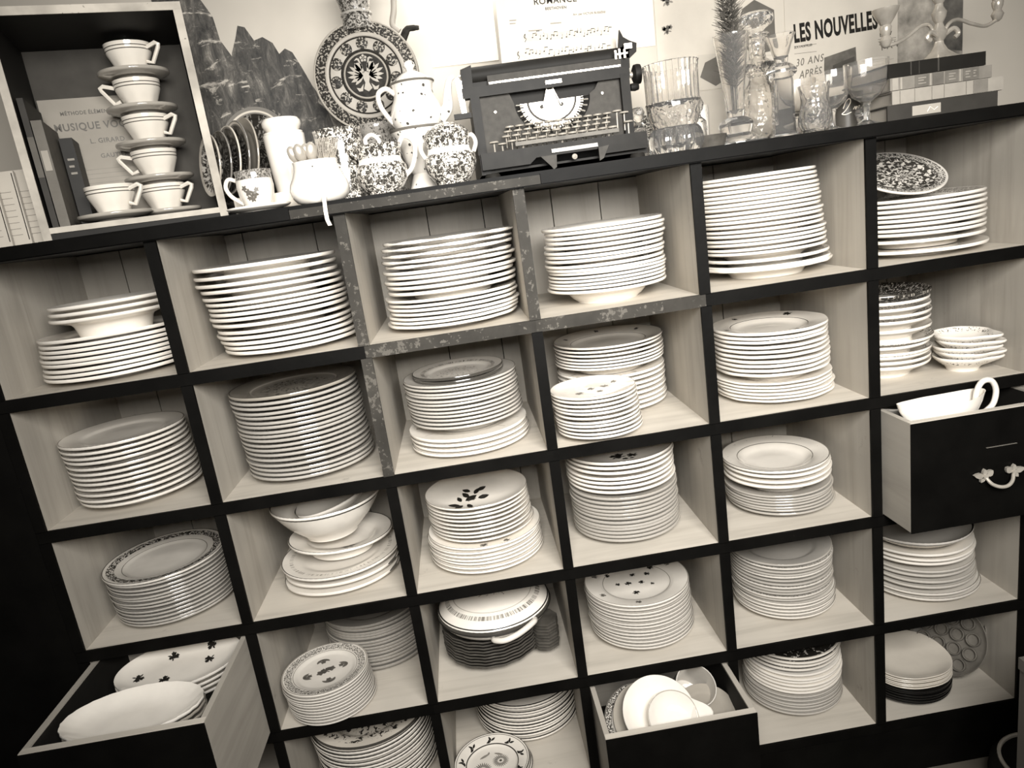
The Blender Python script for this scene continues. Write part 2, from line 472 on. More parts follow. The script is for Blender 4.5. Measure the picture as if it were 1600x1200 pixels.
# column 2 ------------------------------------------------------------------
g3 = deco('beaded_white', .80, [(.1375, .0016, .45, (30, 0, .5))])
stack(1, 0, [G(5, 'white scallop-edged plate', .137, .018, .0106, W, lobes=10, amp=.006),
             G(3, 'white dinner plate with flat rim', .139, .022, .0105, W, 'soup'),
             G(2, 'bead-edged white plate', .139, .022, .0105, g3, 'flat'),
             G(5, 'wide white plate', .141, .023, .0135, W, 'flat', lobes=8, amp=.004)], (.515, .158), (.498, .15), .004)
g4 = deco('taupe_flowered', .30, [(.131, .0012, .10, None), (.045, .028, .06, (9, 110, .56)), (.090, .0016, .5, None)], rough=.1, k=1.1)
g4b = rimmed('taupe_banded', .36, .133, .16)
stack(1, 1, [G(18, 'taupe glossy dinner plate', .133, .022, .0101, g4b, top=g4)], (.507, .156), (.499, .155), .002)
# third row: platters, a soup plate and bowls
stack(1, 2, [G(2, 'white oval platter', .129, .02, .016, rimmed('white_lined', .70, .129, .1), 'flat', name='oval_platter', cat='platter', ox=1.0, oy=.9),
             G(1, 'dotted-rim white platter', .133, .026, .018, deco('dot_band', .70, [(.132, .001, .1, None), (.112, .004, .2, (60, 0, .55))]), 'flat', cat='platter', name='platter')],
      (.52, .15), (.523, .16), .001)
so = stack(1, 2, [G(1, 'flower-sprigged soup plate under the big bowl', .116, .040, .018, rimmed('line_soup', .72, .116, .08), 'soup', name='soup_plate')], (.526, .165), (.526, .165), 0, .734)[0]
so.rotation_euler = (-.04, .05, 0)
decal(so, sprig(.03, -.085, .03), M['midink'], surf(.116, .040, .018, 'soup'))
bl = stack(1, 2, [G(1, 'large white salad bowl with dark rim', .122, .088, .012, rimmed('line_bowl', .74, .122, .05), 'bowl', cat='bowl', name='salad_bowl', foot=.45)], (.511, .165), (.511, .165), 0, .778)[0]
b2 = stack(1, 2, [G(1, 'small white dish lying inside the big bowl', .085, .040, .012, rimmed('line_dish', .70, .085, .1), 'bowl', cat='bowl', name='dish', foot=.45, oy=.8)], (.53, .17), (.53, .17), 0, .822)[0]
b2.rotation_euler = (.05, -.22, .2)
# fourth row
g5 = deco('lace_border', .66, [(.0935, .0012, .3, None), (.082, .008, .07, (34, 420, .50)), (.071, .0006, .15, None)], rough=.15)
f = stack(1, 3, [G(11, 'small grey-lined dessert plate in front', .095, .016, .0074, rimmed('grey_lined', .60, .095, .15), top=g5, name='dessert_plate')], (.459, .070), (.451, .070), .0012)[0]
zf = surf(.095, .016, .0074, 'flat')
decal(f, sprig(0, 0, .022, .3) + blossom(.012, .006, .01) + blossom(-.01, -.006, .01), M['midink'], zf)
for a in (.4, 1.9, 3.5, 5.1):
    x, y = .036 * cos(a), .036 * sin(a)
    decal(f, blossom(x, y, .007, 5, a) + [[(x + .015 * cos(t), y + .012 * sin(t)) for t in [a - 1.7 + i * .34 for i in range(11)]] +
                                         [(x + .0135 * cos(t), y + .0105 * sin(t)) for t in [a + 1.7 - i * .34 for i in range(11)]]], M['midink'], zf)
stack(1, 3, [G(14, 'taupe glass plate at the back', .125, .02, .0092, rimmed('taupe_line', .22, .125, .5, .001))], (.552, .265), (.546, .265), .003)
g6 = deco('dark_flowered', .68, [(.142, .0014, .05, None), (.080, .045, .03, (7, 70, .56))], k=1)
stack(1, 4, [G(14, 'white soup plate with thick dark-lined rim', .142, .034, .0104, rimmed('thick_line', .72, .142, .03, .002), 'soup', top=g6, name='soup_plate')], (.512, .165), (.505, .162), .002)
# column 3 ------------------------------------------------------------------
stack(2, 0, [G(7, 'wavy-edged white plate', .138, .017, .0086, W, lobes=12, amp=.007),
             G(5, 'white plate with broad rim', .136, .022, .0108, W),
             G(5, 'white plate with darkened edge', .136, .022, .0112, rimmed('brown_edge', .78, .136, .12, .001), lobes=9, amp=.004)], (.861, .158), (.873, .15), .004)
g7 = deco('hatched_rim', .52, [(.099, .001, .04, None), (.078, .004, .1, (70, 0, .52)), (.03, .018, .1, (10, 140, .6))])
stack(2, 1, [G(4, 'white platter at the foot of the pile', .130, .015, .0108, rimmed('white_hairline', .74, .130, .2, .0008), cat='platter', name='platter', alt=(deco('band_marks', .74, [(.105, .010, .35, (3, 0, .62))]), 4, 3)),
             G(12, 'grey-cream soup plate', .123, .026, .0082, rimmed('greycream', .44, .123, .2, .0008), 'soup', name='soup_plate'),
             G(2, 'smaller hatched-rim plate crowning the pile', .099, .020, .009, g7, name='dessert_plate')], (.857, .152), (.852, .16), .002)
lo, up = stack(2, 2, [G(7, 'white plate with dark hairline', .129, .018, .0082, rimmed('hairline', .76, .129, .2, .0008)),
                      G(9, 'rimless white plate', .116, .024, .0092, rimmed('hairline2', .78, .1165, .3, .0007), 'coupe', name='coupe_plate')], (.855, .145), (.848, .158), .0022)
zf = surf(.116, .024, .0092, 'coupe')
lv = []
for (x, y, a, L, w) in ((-.03, -.03, 2.9, .026, .011), (-.025, -.028, 3.9, .024, .010), (-.02, -.015, .5, .028, .012), (-.012, -.006, 2.2, .022, .010), (0, .002, 1.1, .02, .009),
                        (.006, -.012, .2, .024, .011), (-.016, -.026, 5.2, .02, .009), (-.008, .012, 2.6, .02, .009), (.006, .012, .5, .022, .010), (-.028, -.016, 2.0, .018, .008)):
    lv.append(leaf(x * 1.1 - .005, y * 1.1 - .012, a, L * 1.1, w * 1.35))
lv = [[(x, (y + .02) * 1.7 - .022) for x, y in pl] for pl in lv]
decal(up, lv, M['ink'], zf)
decal(up, blossom(-.012, -.03, .010, 6) + [leaf(.004, -.028, .4, .02, .007), leaf(-.02, -.045, 1.4, .02, .003)], M['midink'], zf)
decal(lo, sprig(-.005, -.115, .018, .2) + sprig(.045, -.108, .015, 1.2), M['midink'], surf(.129, .018, .0082, 'flat'))
# fourth row: brown shell dishes with a covered dish on top
def shell_dish(z, j, n):
    t = thing('shell_dish', (f"{ORD[j]} brown scallop-shaped gratin dish from top" if j < n - 1 else 'lowest brown scallop-shaped gratin dish') + ', beneath white covered dish', 'dish', (.832 + rnd.uniform(-.001, .001), .168, z), (0, 0, 0), 'brown shell dishes under the covered dish')
    link('bowl', plate_mesh(.116, .030, .0078, 'coupe', lobes=18, amp=.012, foot=.5, name='shell'), M['darkware'], t)
    mb = MB()
    hp = [(.094, -.018), (.112, -.012), (.142, -.022), (.156, -.045), (.150, -.072), (.128, -.086), (.104, -.078), (.094, -.062)]
    mb.slab(hp[::-1], .0235, .0285)
    part('lug_handle', mb, M['darkware'], t)
for i in range(9): shell_dish(ROW[4] + TH + i * .0078, 8 - i, 9)
ct = thing('covered_dish', 'white covered vegetable dish with dark lines and a looped handle', 'serving dish', (.846, .162, ROW[4] + TH + 9 * .0078 + .0005))
cg = deco('covered_dish_glaze', .74, [(.1335, .0012, .05, None), (.108, .005, .16, (60, 0, .5)), (.030, .012, .06, (5, 60, .62)), (.093, .001, .4, None)])
part('base', MB().lathe([(0, .004), (.06, .004), (.062, 0), (.068, 0), (.07, .006), (.098, .016), (.124, .034), (.1335, .046), (.1345, .049), (0, .049)], 64), cg, ct)
part('lid', MB().lathe([(.1345, .0495), (.1345, .053), (.131, .062), (.118, .073), (.098, .082), (.075, .086), (.04, .088), (0, .0885)], 64), cg, ct)
for rr_, zz_ in ((.1315, .0625), (.1358, .0500)): part('dark_line', MB().lathe([(rr_ - .0004, zz_ - .0006), (rr_ + .0006, zz_), (rr_ - .0004, zz_ + .0010)], 64), M['ink'], ct)
part('loop_handle', MB().tube(curve([(-.01, -.128, .040), (-.006, -.146, .046), (.014, -.158, .050), (.040, -.155, .055), (.066, -.142, .060), (.084, -.124, .061), (.088, -.108, .056)], 6), .0065, 10), rimmed('handle_glaze', .66, .5), ct)
# bottom row
stack(2, 4, [G(11, 'white plate with dark band, at the back', .132, .022, .0094, rimmed('painted_gap_shade', .74, .132, .03, .0022))], (.888, .262), (.892, .262), .002)  # dark rim ring paints the shade between the stacked plates
g8 = deco('daisy_plate', .70, [(.0895, .0012, .06, None), (.085, .0007, .06, None), (.062, .0012, .05, None)])
f = stack(2, 4, [G(3, 'small daisy-patterned plate in front', .090, .021, .008, rimmed('dk2', .7, .09, .06, .0012), top=g8, name='dessert_plate')], (.790, .066), (.785, .066), .001)[0]
zf = surf(.090, .021, .008, 'flat')
for i in range(9):
    a = 2 * PI * i / 9 + .2; x, y = .074 * cos(a), .074 * sin(a)
    decal(f, [leaf(x - .006 * cos(a + .5), y - .006 * sin(a + .5), a + q, .013, .0055) for q in (.4, -1.0, 1.9)] + [leaf(x, y, a + 2.6, .011, .004)], M['ink'], zf)
for (x, y, rr) in ((-.024, -.012, .022), (.020, .008, .020)):
    decal(f, [leaf(x + .3 * rr * cos(t), y + .3 * rr * sin(t), t, rr * .75, rr * .13) for t in [i * PI / 12 for i in range(24)]] + blossom(x, y, rr * .2, 8), M['midink'], zf)
decal(f, [leaf(-.03, .022, .5, .03, .007), leaf(.005, .035, -.4, .025, .006), leaf(-.01, .03, 1.2, .012, .005)], M['paleink'], zf)
# column 4 ------------------------------------------------------------------
stack(3, 0, [G(1, 'deep white soup plate', .127, .036, .0090, W, 'soup', name='soup_plate', foot=.5),
             G(6, 'white plate of the lower half', .125, .026, .0078, W, 'soup'),
             G(10, 'plain white plate of the upper half', .126, .026, .0094, W, 'soup', top=deco('fleck_edge', .76, [(.120, .004, .08, (40, 300, .60))]))], (1.199, .158), (1.200, .152), .0035)
b1, b2_ = stack(3, 1, [G(8, 'white dark-lined plate of the rear pile', .126, .018, .0110, rimmed('rl', .74, .126, .25, .0008)),
                       G(7, 'white flower-dotted plate atop the rear pile', .127, .026, .0078, rimmed('rl2', .74, .127, .25, .0008, [(.088, .0006, .2, None)]))], (1.206, .268), (1.208, .268), .0018)
zf = surf(.127, .026, .0078, 'flat')
for a in (.6, 1.6, 2.6, 3.7, 4.7, 5.7): decal(b2_, sprig(.106 * cos(a), .106 * sin(a), .012, a), M['ink'], zf)
zf1 = surf(.126, .018, .0110, 'flat')
for a in (.3, 5.0, 3.6): decal(b1, [leaf(.1 * cos(a), .1 * sin(a), a + .3, .02, .006)], M['midink'], zf1)
f = stack(3, 1, [G(11, 'small white plate of the front pile', .0895, .018, .0084, rimmed('rl3', .72, .0895, .22, .0008), 'coupe', name='dessert_plate')], (1.132, .067), (1.126, .067), .0016)[0]
decal(f, sprig(-.03, -.012, .018) + sprig(.0, .012, .016, 1) + sprig(.03, .018, .017, 2) + sprig(.012, -.016, .014, 3) + sprig(.055, .035, .014, 1), M['paleink'], surf(.0895, .018, .0084, 'coupe'))
g9 = deco('bowl_sprig', .70, [(.120, .0008, .3, None)])
tp, t2 = stack(3, 2, [G(12, 'taupe glossy plate beneath the white bowls', .123, .020, .0094, rimmed('taupe3', .33, .123, .5, .0007)),
                      G(7, 'shallow white bowl with flower centre', .123, .027, .0112, W, 'bowl', cat='bowl', name='shallow_bowl', top=g9)], (1.187, .166), (1.184, .164), .0022)
zf = surf(.123, .027, .0112, 'bowl')
decal(t2, sprig(-.012, -.045, .035, .4) + sprig(.02, -.05, .025, 1.4) + blossom(.0, -.07, .008) + blossom(.014, -.072, .006), M['ink'], zf)
g10 = rimmed('gilt13', .56, .123, .16, .001)
f = stack(3, 3, [G(13, 'cream plate strewn with tiny flowers', .123, .022, .0088, g10, top=deco('gilt13top', .66, [(.122, .001, .25, None), (.080, .0007, .2, None)]))], (1.194, .154), (1.189, .154), .0018)[0]
zf = surf(.123, .022, .0088, 'flat')
for (x, y, s_) in ((-.02, .0, .016), (.0, .035, .014), (.035, .03, .015), (.012, -.004, .014), (-.045, .004, .012), (.035, -.018, .01), (-.012, -.045, .016), (.05, .055, .015), (-.06, .05, .012)):
    decal(f, sprig(x, y, s_, x * 40), M['ink'], zf)
for a in (.45, 1.5, 2.7, 3.6, 4.5): decal(f, sprig(.102 * cos(a), .102 * sin(a), .015, a), M['midink'], zf)
# column 5 ------------------------------------------------------------------
stack(4, 0, [G(1, 'scalloped white dish', .133, .028, .0110, W, 'soup', lobes=14, amp=.01, foot=.55),
             G(2, 'grey-bordered scalloped plate', .130, .022, .0120, deco('grey_border', .72, [(.118, .011, .25, (16, 150, .52))]), lobes=10, amp=.006),
             G(18, 'plain white plate in the tallest pile', .128, .024, .0089, W, 'flat', top=deco('swag_edge', .74, [(.121, .0012, .06, None), (.112, .006, .08, (13, 120, .64))]))],
      (1.552, .158), (1.527, .152), .0025)
lo, up = stack(4, 1, [G(6, 'white faceted plate of the lower pile', .125, .015, .0072, W, lobes=10, amp=.008),
                      G(10, 'white faceted soup plate', .122, .027, .0096, W, 'soup', name='soup_plate', lobes=10, amp=.008, top=deco('inner_line', .76, [(.082, .0007, .12, None)]))], (1.555, .156), (1.549, .156), .0022)
zf = surf(.122, .027, .0096, 'soup')
for a in (.75, 2.0, 3.3, 4.9): decal(up, sprig(.102 * cos(a), .102 * sin(a), .02 if a < 1 else .012, a), M['ink'], zf)
decal(lo, [leaf(.105, .02, .8, .03, .012), leaf(.1, .03, 1.6, .02, .008)], M['paleink'], surf(.125, .015, .0072, 'flat'))
stack(4, 2, [G(7, 'taupe glossy plate under the white soup plates', .119, .018, .0074, rimmed('tp4', .34, .119, .5, .0008)),
             G(4, 'white soup plate with inner line', .119, .033, .0112, W, 'soup', name='soup_plate', top=deco('chip_edge', .72, [(.118, .0012, .2, None), (.083, .0008, .15, None), (.110, .006, .1, (12, 150, .68))]))], (1.556, .160), (1.549, .158), .002)
stack(4, 3, [G(5, 'white gilt-edged plate of the lower part', .117, .020, .0086, rimmed('wg5', .62, .117, .2, .001)),
             G(12, 'grey-patterned plate with glinting rim', .117, .020, .0082, rimmed('gp12', .36, .117, .45, .0008), alt=(deco('gp12b', .55, [(.107, .010, .2, (30, 300, .5))]), 3, 1))], (1.554, .166), (1.551, .164), .0022)
g11 = deco('dark_printed', .70, [(.114, .0012, .5, None), (.085, .027, .02, (8, 80, .40)), (.035, .025, .1, (6, 60, .5))])
stack(4, 4, [G(6, 'taupe-white plate of the lower part', .117, .02, .0095, rimmed('tw6', .46, .117, .25, .001)),
             G(6, 'plain white plate in the middle', .116, .022, .0093, W),
             G(4, 'dark-printed soup plate', .115, .026, .0105, g11, 'soup', name='soup_plate')], (1.566, .166), (1.565, .166), .0025)
# column 6 ------------------------------------------------------------------
stack(5, 0, [G(1, 'shallow white dish with wide rim', .133, .018, .0155, W),
             G(1, 'deep white plate', .128, .022, .0170, W, 'soup'),
             G(8, 'plain white plate', .128, .020, .0098, W, top=deco('grey_well', .74, [(.105, .018, .2, (20, 200, .48))]))], (1.888, .145), (1.884, .14), .0016)
lp = stack(5, 0, [G(1, 'transfer-printed plate propped on the white pile', .094, .018, .008, deco('printed_scene', .70, [(.04, .036, .05, (5, 120, .47)), (.080, .010, .05, (24, 300, .5))]), name='printed_plate', oy=1)], (1.868, .17), (1.868, .17), 0, 1.352)[0]
lp.rotation_euler = (.50, 0, 0)
lp.location = (1.858, .165, 1.372)
stack(5, 1, [G(3, 'white bowl of the lower part', .100, .034, .0125, W, 'bowl', cat='bowl', name='bowl'),
             G(3, 'patterned white bowl', .100, .030, .0125, deco('pat_bowl', .72, [(.091, .009, .12, (24, 300, .52))]), 'bowl', cat='bowl', name='bowl', alt=(W, 3, 1)),
             G(2, 'deep plain white bowl', .099, .040, .0190, W, 'bowl', cat='bowl', name='bowl'),
             G(4, 'print-lined white bowl', .099, .034, .0130, W, 'bowl', cat='bowl', name='bowl', alt=(deco('pl_bowl', .72, [(.084, .014, .08, (24, 300, .52))]), 2, 0),
               top=deco('print_bowl', .70, [(.099, .001, .3, None), (.072, .031, .03, (16, 170, .45))]))], (1.820, .170), (1.815, .165), .004)
for i in range(5):
    o = stack(5, 1, [G(1, 'spouted bowl', .058, .034, .012, deco('spout_glaze%d' % i, .74, [(.052, .004, .1, (12, 200, .58))]), 'bowl', cat='sauce bowl', name='spouted_bowl', foot=.5, spout=.30, lobes=6, amp=.02)],
              (1.962 + (i % 2) * .004, .098), (1.962 + (i % 2) * .004, .098), .002, ROW[2] + TH + i * .0125)[0]
    tag(o, (ORD[4 - i] + ' spouted white sauce bowl from top' if i else 'lowest spouted white sauce bowl') + ', rightmost column, second row', 'sauce bowl', 'spouted white sauce bowls')
    o.rotation_euler = (0.0, .03 * (i % 2), -.75 + rnd.uniform(-.35, .35))
stack(5, 3, [G(2, 'white platter at the very bottom', .128, .018, .010, rimmed('wp5', .6, .128, .2, .001), cat='platter', name='platter'),
             G(4, 'grey-white soup plate', .122, .026, .0125, rimmed('gw5', .50, .122, .35, .001), 'soup', name='soup_plate'),
             G(3, 'white bowl-shaped plate', .124, .034, .0125, W, 'soup', name='soup_plate'),
             G(1, 'dark-rimmed deep white bowl', .122, .050, .012, rimmed('dr5', .66, .122, .01, .002), 'bowl', cat='bowl', name='bowl')], (1.893, .152), (1.882, .152), .003)
stack(5, 4, [G(6, 'black glossy plate', .100, .016, .0064, M['blackware'], 'coupe'),
             G(6, 'pale square-cornered plate', .098, .018, .0056, M['cream'], 'coupe', name='square_plate', sq=.05)], (1.836, .118), (1.834, .116), .001)
# snail dishes standing on edge
wells = [(x, y) for y, n in ((.052, 3), (.018, 4), (-.018, 4), (-.052, 3)) for x in [(i - (n - 1) / 2) * .036 for i in range(n)]]
def snail_dish(loc, rot, lab):
    t = thing('snail_dish', lab, 'dish', loc, rot, 'grey snail dishes standing on edge')
    out = []
    for i in range(48):
        a = 2 * PI * i / 48; out.append((.086 * cos(a), .086 * sin(a)))
    part('tray', MB().lathe([(0, -.003), (.078, -.003), (.086, .004), (.089, .008), (.0875, .0095), (.084, .0065), (.076, .0), (0, .0)], 48), M['greyware'], t)
    for x, y in wells:
        part('well', MB().lathe([(.0165, .0005), (.0162, .009), (.0148, .0105), (.0132, .009), (.0125, .002), (0, .0012)], 20, c=(x, y, 0)), M['greyware'], t)
def tilt(nx, ny, nz):
    return Vector((nx, ny, nz)).to_track_quat('Z', 'Y').to_euler()
snail_dish((1.958, .130, .236), tilt(-.74, -.45, .50), 'grey snail dish with round wells leaning beside black plates')
snail_dish((1.988, .168, .240), tilt(-.80, -.40, .45), 'grey snail dish propped behind another, against the cubby side')

# ================================================================ drawers
def drawer(x0, x1, yf, zb, zt, label):
    """part of the cabinet: dark-lined box with wooden sides, black front and handle"""
    w = .011; yb = yf + .38
    mb = MB().box(x0 + w, x1 - w, yf + .014, yb, zb, zb + .006)
    mb.box(x0 + w, x0 + w + .0012, yf + .016, yb, zb, zt - .004); mb.box(x1 - w - .0012, x1 - w, yf + .016, yb, zb, zt - .004)
    mb.box(x0 + w, x1 - w, yf + .0155, yf + .0167, zb, zt - .004)
    d = part('drawer', mb, M['inside'], cab, smooth=False); d['label'] = label
    part('side_panel', MB().box(-w / 2, w / 2, 0, yb - yf - .002, 0, zt - zb), M['wood_y'], d, (x0 + w / 2, yf + .002, zb), smooth=False)
    part('side_panel', MB().box(-w / 2, w / 2, 0, yb - yf - .002, 0, zt - zb), M['wood_y'], d, (x1 - w / 2, yf + .002, zb), smooth=False)
    part('rear_panel', MB().box(x0 + w, x1 - w, yb - .01, yb, zb, zt - .02), M['wood_x'], d, smooth=False)
    part('front_board', MB().box(-(x1 - x0) / 2 + .001, (x1 - x0) / 2 - .001, 0, .0135, 0, zt - zb + .0006), M['wood_x'], d, ((x0 + x1) / 2, yf + .0015, zb), smooth=False)
    part('front_face', MB().box(x0, x1, yf - .001, yf + .0013, zb - .002, zt - .001), M['black'], d, smooth=False)
    return d
def pull(d, x, y, z):
    mb = MB()
    mb.tube(curve([(x - .030, y - .006, z + .004), (x - .022, y - .014, z - .010), (x - .008, y - .020, z - .017), (x + .008, y - .020, z - .017), (x + .022, y - .014, z - .010), (x + .030, y - .006, z + .004)], 6),
            [.0022, .0026, .003, .0032, .0035, .0036, .0036, .0036, .0036, .0036, .0036, .0036, .0036, .0036, .0036, .0036, .0036, .0036, .0036, .0036, .0036, .0036, .0036, .0036, .0036, .0036, .0036, .0035, .0032, .003, .0026][:31], 8)
    for s in (-1, 1):
        for (dx, dz, a, L, ww) in ((.030, .004, .2, .024, .012), (.030, .004, 1.5, .016, .010), (.030, .004, -.9, .015, .009), (.026, .004, 2.4, .016, .014)):
            pl = leaf(0, 0, a, L, ww)
            mb.prism([(x + s * (dx + px), z + dz + pz) for px, pz in (pl if s < 0 else pl[::-1])], y - .008, y - .002)
        mb.lathe([(.005, -.01), (.005, 0)], 12, c=(x + s * .03, y, z + .004), axis='y')
    part('handle', mb, M['brass'], d)
d0 = drawer(.012, .330, -.262, .412, .6455, 'open black-fronted drawer with oval platters')
d1 = drawer(1.032, 1.347, -.157, .148, .372, 'open black-fronted drawer holding white bowls')
d2 = drawer(1.713, 2.028, -.100, .679, .913, 'half-open black drawer with an ornate brass handle')
pull(d2, 1.893, -.101, .776)
part('label_slot', MB().box(1.868, 1.932, -.1035, -.1012, .8375, .8385), M['greyware'], d2, smooth=False)
# platters in the left drawer
wp = deco('fluted_white', .72)
for i in range(4):
    o = stack(0, 3, [G(1, 'platter', .128, .034, .010, wp if i == 3 else TP, 'coupe', cat='platter', name='oval_platter', lobes=40, amp=.008, oy=.56, foot=.5)], (.163, -.165), (.163, -.165), .001, .566 + i * .0105)[0]
    tag(o, ['lowest taupe oval platter at drawer front', 'third oval platter down at the left drawer front', 'second oval platter down at the left drawer front', 'white fluted oval platter topmost at the left drawer front'][i], 'platter', 'oval platters at the front of the left drawer')
    o.rotation_euler = (0.03, 0, .04)
for i in range(4):
    o = stack(0, 3, [G(1, 'platter', .126, .030, .010, rimmed('dplat%d' % i, .66, .5, .2), 'coupe', cat='platter', name='oval_platter', oy=.60, foot=.5)], (.190, -.010), (.190, -.010), .001, .560 + i * .0105)[0]
    tag(o, ['lowest oval platter behind, in the left drawer', 'third oval platter down, behind in the left drawer', 'second oval platter down, behind in the left drawer', 'flower-printed oval platter topmost behind, in the left drawer'][i], 'platter', 'oval platters behind in the left drawer')
    o.rotation_euler = (.12, -.02, .10)
zf = surf(.126, .030, .010, 'coupe')
def oval_decal(o, polys, m):
    mb = MB()
    for poly in polys:
        n = len(poly); q = [(x, y, zf(math.hypot(x, y / .60)) + .0008) for x, y in poly]
        cx = sum(p[0] for p in q) / n; cy = sum(p[1] for p in q) / n
        mb.add(q + [(cx, cy, zf(math.hypot(cx, cy / .60)) + .0008)], [(i, (i + 1) % n, n) for i in range(n)])
    part('printed_motif', mb, m, o)
for (x, y) in ((-.025, .045), (.055, .05), (.055, .012), (-.085, .0), (-.03, -.02)): oval_decal(o, sprig(x, y, .021, x * 30), M['ink'])
# bowls in the middle drawer
def tilted(name, label, r, H, kind, mat, loc, rot, cat='bowl', **kw):
    return tag(link(name, plate_mesh(r, H, .008, kind, name=name, **kw), mat, None, loc, rot), label, cat)
DT = (.62, .05, 0)
tilted('bowl', 'large plain white bowl standing tilted in the middle drawer', .078, .036, 'bowl', W, (1.163, -.056, .318), DT)
tilted('sauce_bowl', 'white pouring bowl with a pointed lip, foremost in the middle drawer', .055, .030, 'bowl', rimmed('pour_rim', .74, .055, .4, .0008), (1.190, -.076, .319), DT, 'sauce bowl', spout=.5)
tilted('grey_plate', 'grey plate tilted just behind the large white bowl in the drawer', .080, .014, 'flat', M['taupe'], (1.147, -.045, .306), DT, 'plate')
tilted('printed_plate', 'print-bordered plate tilted behind the grey plate in the middle drawer', .082, .014, 'flat', deco('bordered', .55, [(.074, .007, .05, (26, 300, .47)), (.081, .001, .1, None)]), (1.131, -.036, .295), DT, 'plate')
solo('tumbler', MB().lathe([(0, .003), (.03, .003), (.040, .012), (.045, .06), (.046, .095), (.044, .095), (.043, .06), (.036, .01), (0, .008)], 32), deco('tumbler_glaze', .5, [(.5, .1, .2, None)]),
     'pale grey beaker tipped over at the back of the middle drawer', 'beaker', (1.248, .036, .280), (.66, .22, 0))
tilted('saucer', 'grey saucer lying low at right in the middle drawer', .062, .014, 'flat', M['taupe'], (1.276, -.040, .298), (.22, .05, 0), 'saucer')
# gravy boat and dish in the right drawer
gb = thing('gravy_boat', 'white gravy boat with a looped handle lying in the right drawer', 'gravy boat', (1.815, -.047, .872), (0, 0, 0))
mbg = MB()
ring = []
for j, (k_, z) in enumerate(((.35, -.02), (.62, .0), (.82, .022), (.95, .044), (1.0, .060), (.985, .060), (.92, .044), (.78, .024), (.58, .006), (0.0, .0))):
    for i in range(40):
        a = 2 * PI * i / 40
        x = k_ * .088 * cos(a); y = k_ * .036 * sin(a)
        if cos(a) < -.2: x *= 1 + .12 * (-cos(a) - .2) * k_; y *= 1 - .35 * (-cos(a) - .2)
        zz = z + (.006 * max(0, -cos(a)) ** 2 + .010 * max(0, cos(a)) ** 2) * max(0, (k_ - .6) / .4)
        ring.append((x, y, zz))
mbg.add(ring, [(j * 40 + i, j * 40 + (i + 1) % 40, (j + 1) * 40 + (i + 1) % 40, (j + 1) * 40 + i) for j in range(9) for i in range(40)])
part('body', mbg, W, gb)
part('loop_handle', MB().tube(curve([(.070, 0, .045), (.074, 0, .070), (.086, 0, .086), (.104, 0, .084), (.114, 0, .062), (.108, 0, .034), (.088, 0, .018)], 6), .0058, 10), W, gb)
part('stand', MB().lathe([(0, -.05), (.034, -.05), (.032, -.03), (.03, -.02), (0, -.02)], 24), W, gb)
tilted('bowl', 'white bowl half hidden behind the gravy boat', .075, .04, 'bowl', W, (1.80, .075, .865), (0, 0, 0))
for z in range(3):
    tag(link('dish', plate_mesh(.085, .05, .045, 'bowl', name='dish'), W, None, (1.82, .012, .685 + z * .0452), (0, 0, 0)), ['lowest', 'middle', 'upper'][z] + ' white bowl in the pile that carries the gravy boat', 'bowl', 'bowls under the gravy boat')
# ================================================================ on top of the cabinet: the crate of cups
def quad(name, x0, x1, z0, z1, y, th, m, parent):
    return part(name, MB().box(x0, x1, y, y + th, z0, z1), m, parent, smooth=False)
CR0 = (.160, .0, TOP); CA = math.radians(18)
def cl(X, Y, Z=0): return (CR0[0] + X * cos(CA) - Y * sin(CA), CR0[1] + X * sin(CA) + Y * cos(CA), TOP + Z)
crate = thing('wooden_crate', 'open-fronted dark crate with off-white edges holding cups', 'crate', CR0, (0, 0, CA))
CW, CD, CHT = .315, .24, .388
part('bottom_board', MB().box(0, CW, .003, CD, 0, .022), M['inside'], crate, smooth=False)
part('top_board', MB().box(0, CW, .003, CD, CHT - .014, CHT), M['inside'], crate, smooth=False)
part('side_board', MB().box(0, .011, .003, CD, .022, CHT - .014), M['inside'], crate, smooth=False)
part('side_board', MB().box(CW - .011, CW, .003, CD, .022, CHT - .014), M['inside'], crate, smooth=False)
part('back_board', MB().box(0, CW, CD, CD + .006, 0, CHT), plain('crate_back', .055, .7), crate, smooth=False)
part('edge_strip', MB().box(0, CW, 0, .003, .012, .022), M['edge_w'], crate, smooth=False)
part('edge_strip', MB().box(0, CW, 0, .003, CHT - .014, CHT), M['edge_w'], crate, smooth=False)
part('edge_strip', MB().box(-.001, .0125, -.0005, .003, .0, CHT - .014), M['edge_w'], crate, smooth=False)
part('edge_strip', MB().box(CW - .0135, CW + .001, -.0005, .003, .0, CHT - .014), M['edge_w'], crate, smooth=False)
part('side_face', MB().box(CW, CW + .001, .0, CD, .0, CHT), M['edge_w'], crate, smooth=False)

cupg = deco('cup_glaze', .70, k=.9)
saucg = deco('saucer_glaze', .34, k=1)
def facet(a, r): return 1 + .02 * cos(8 * a) if r < .039 else 1
def cup(loc, ang, label):
    t = thing('teacup', label, 'cup', loc, (0, 0, ang), 'striped white teacups in the crate')
    part('bowl', MB().lathe([(0, .004), (.020, .004), (.0215, 0), (.025, 0), (.026, .005), (.034, .024), (.0415, .040), (.0435, .053), (.044, .058), (.042, .058), (.0405, .05), (.037, .036), (.024, .008), (0, .006)], 48, facet), cupg, t)
    for z in (.0435, .0495): part('stripe', MB().lathe([(.0424 + (z - .0435) * .14, z), (.0431 + (z - .0435) * .15, z + .0009), (.0425 + (z - .0435) * .15, z + .0018)], 48), M['midink'], t)
    part('handle', MB().tube([(.040, 0, .047), (.062, 0, .053), (.068, 0, .049), (.066, 0, .044), (.048, 0, .018), (.036, 0, .022)], [.004, .0042, .0042, .004, .0038, .0036], 6), cupg, t)
    return t
smesh = plate_mesh(.066, .017, .0096, 'coupe', foot=.45, name='saucer')
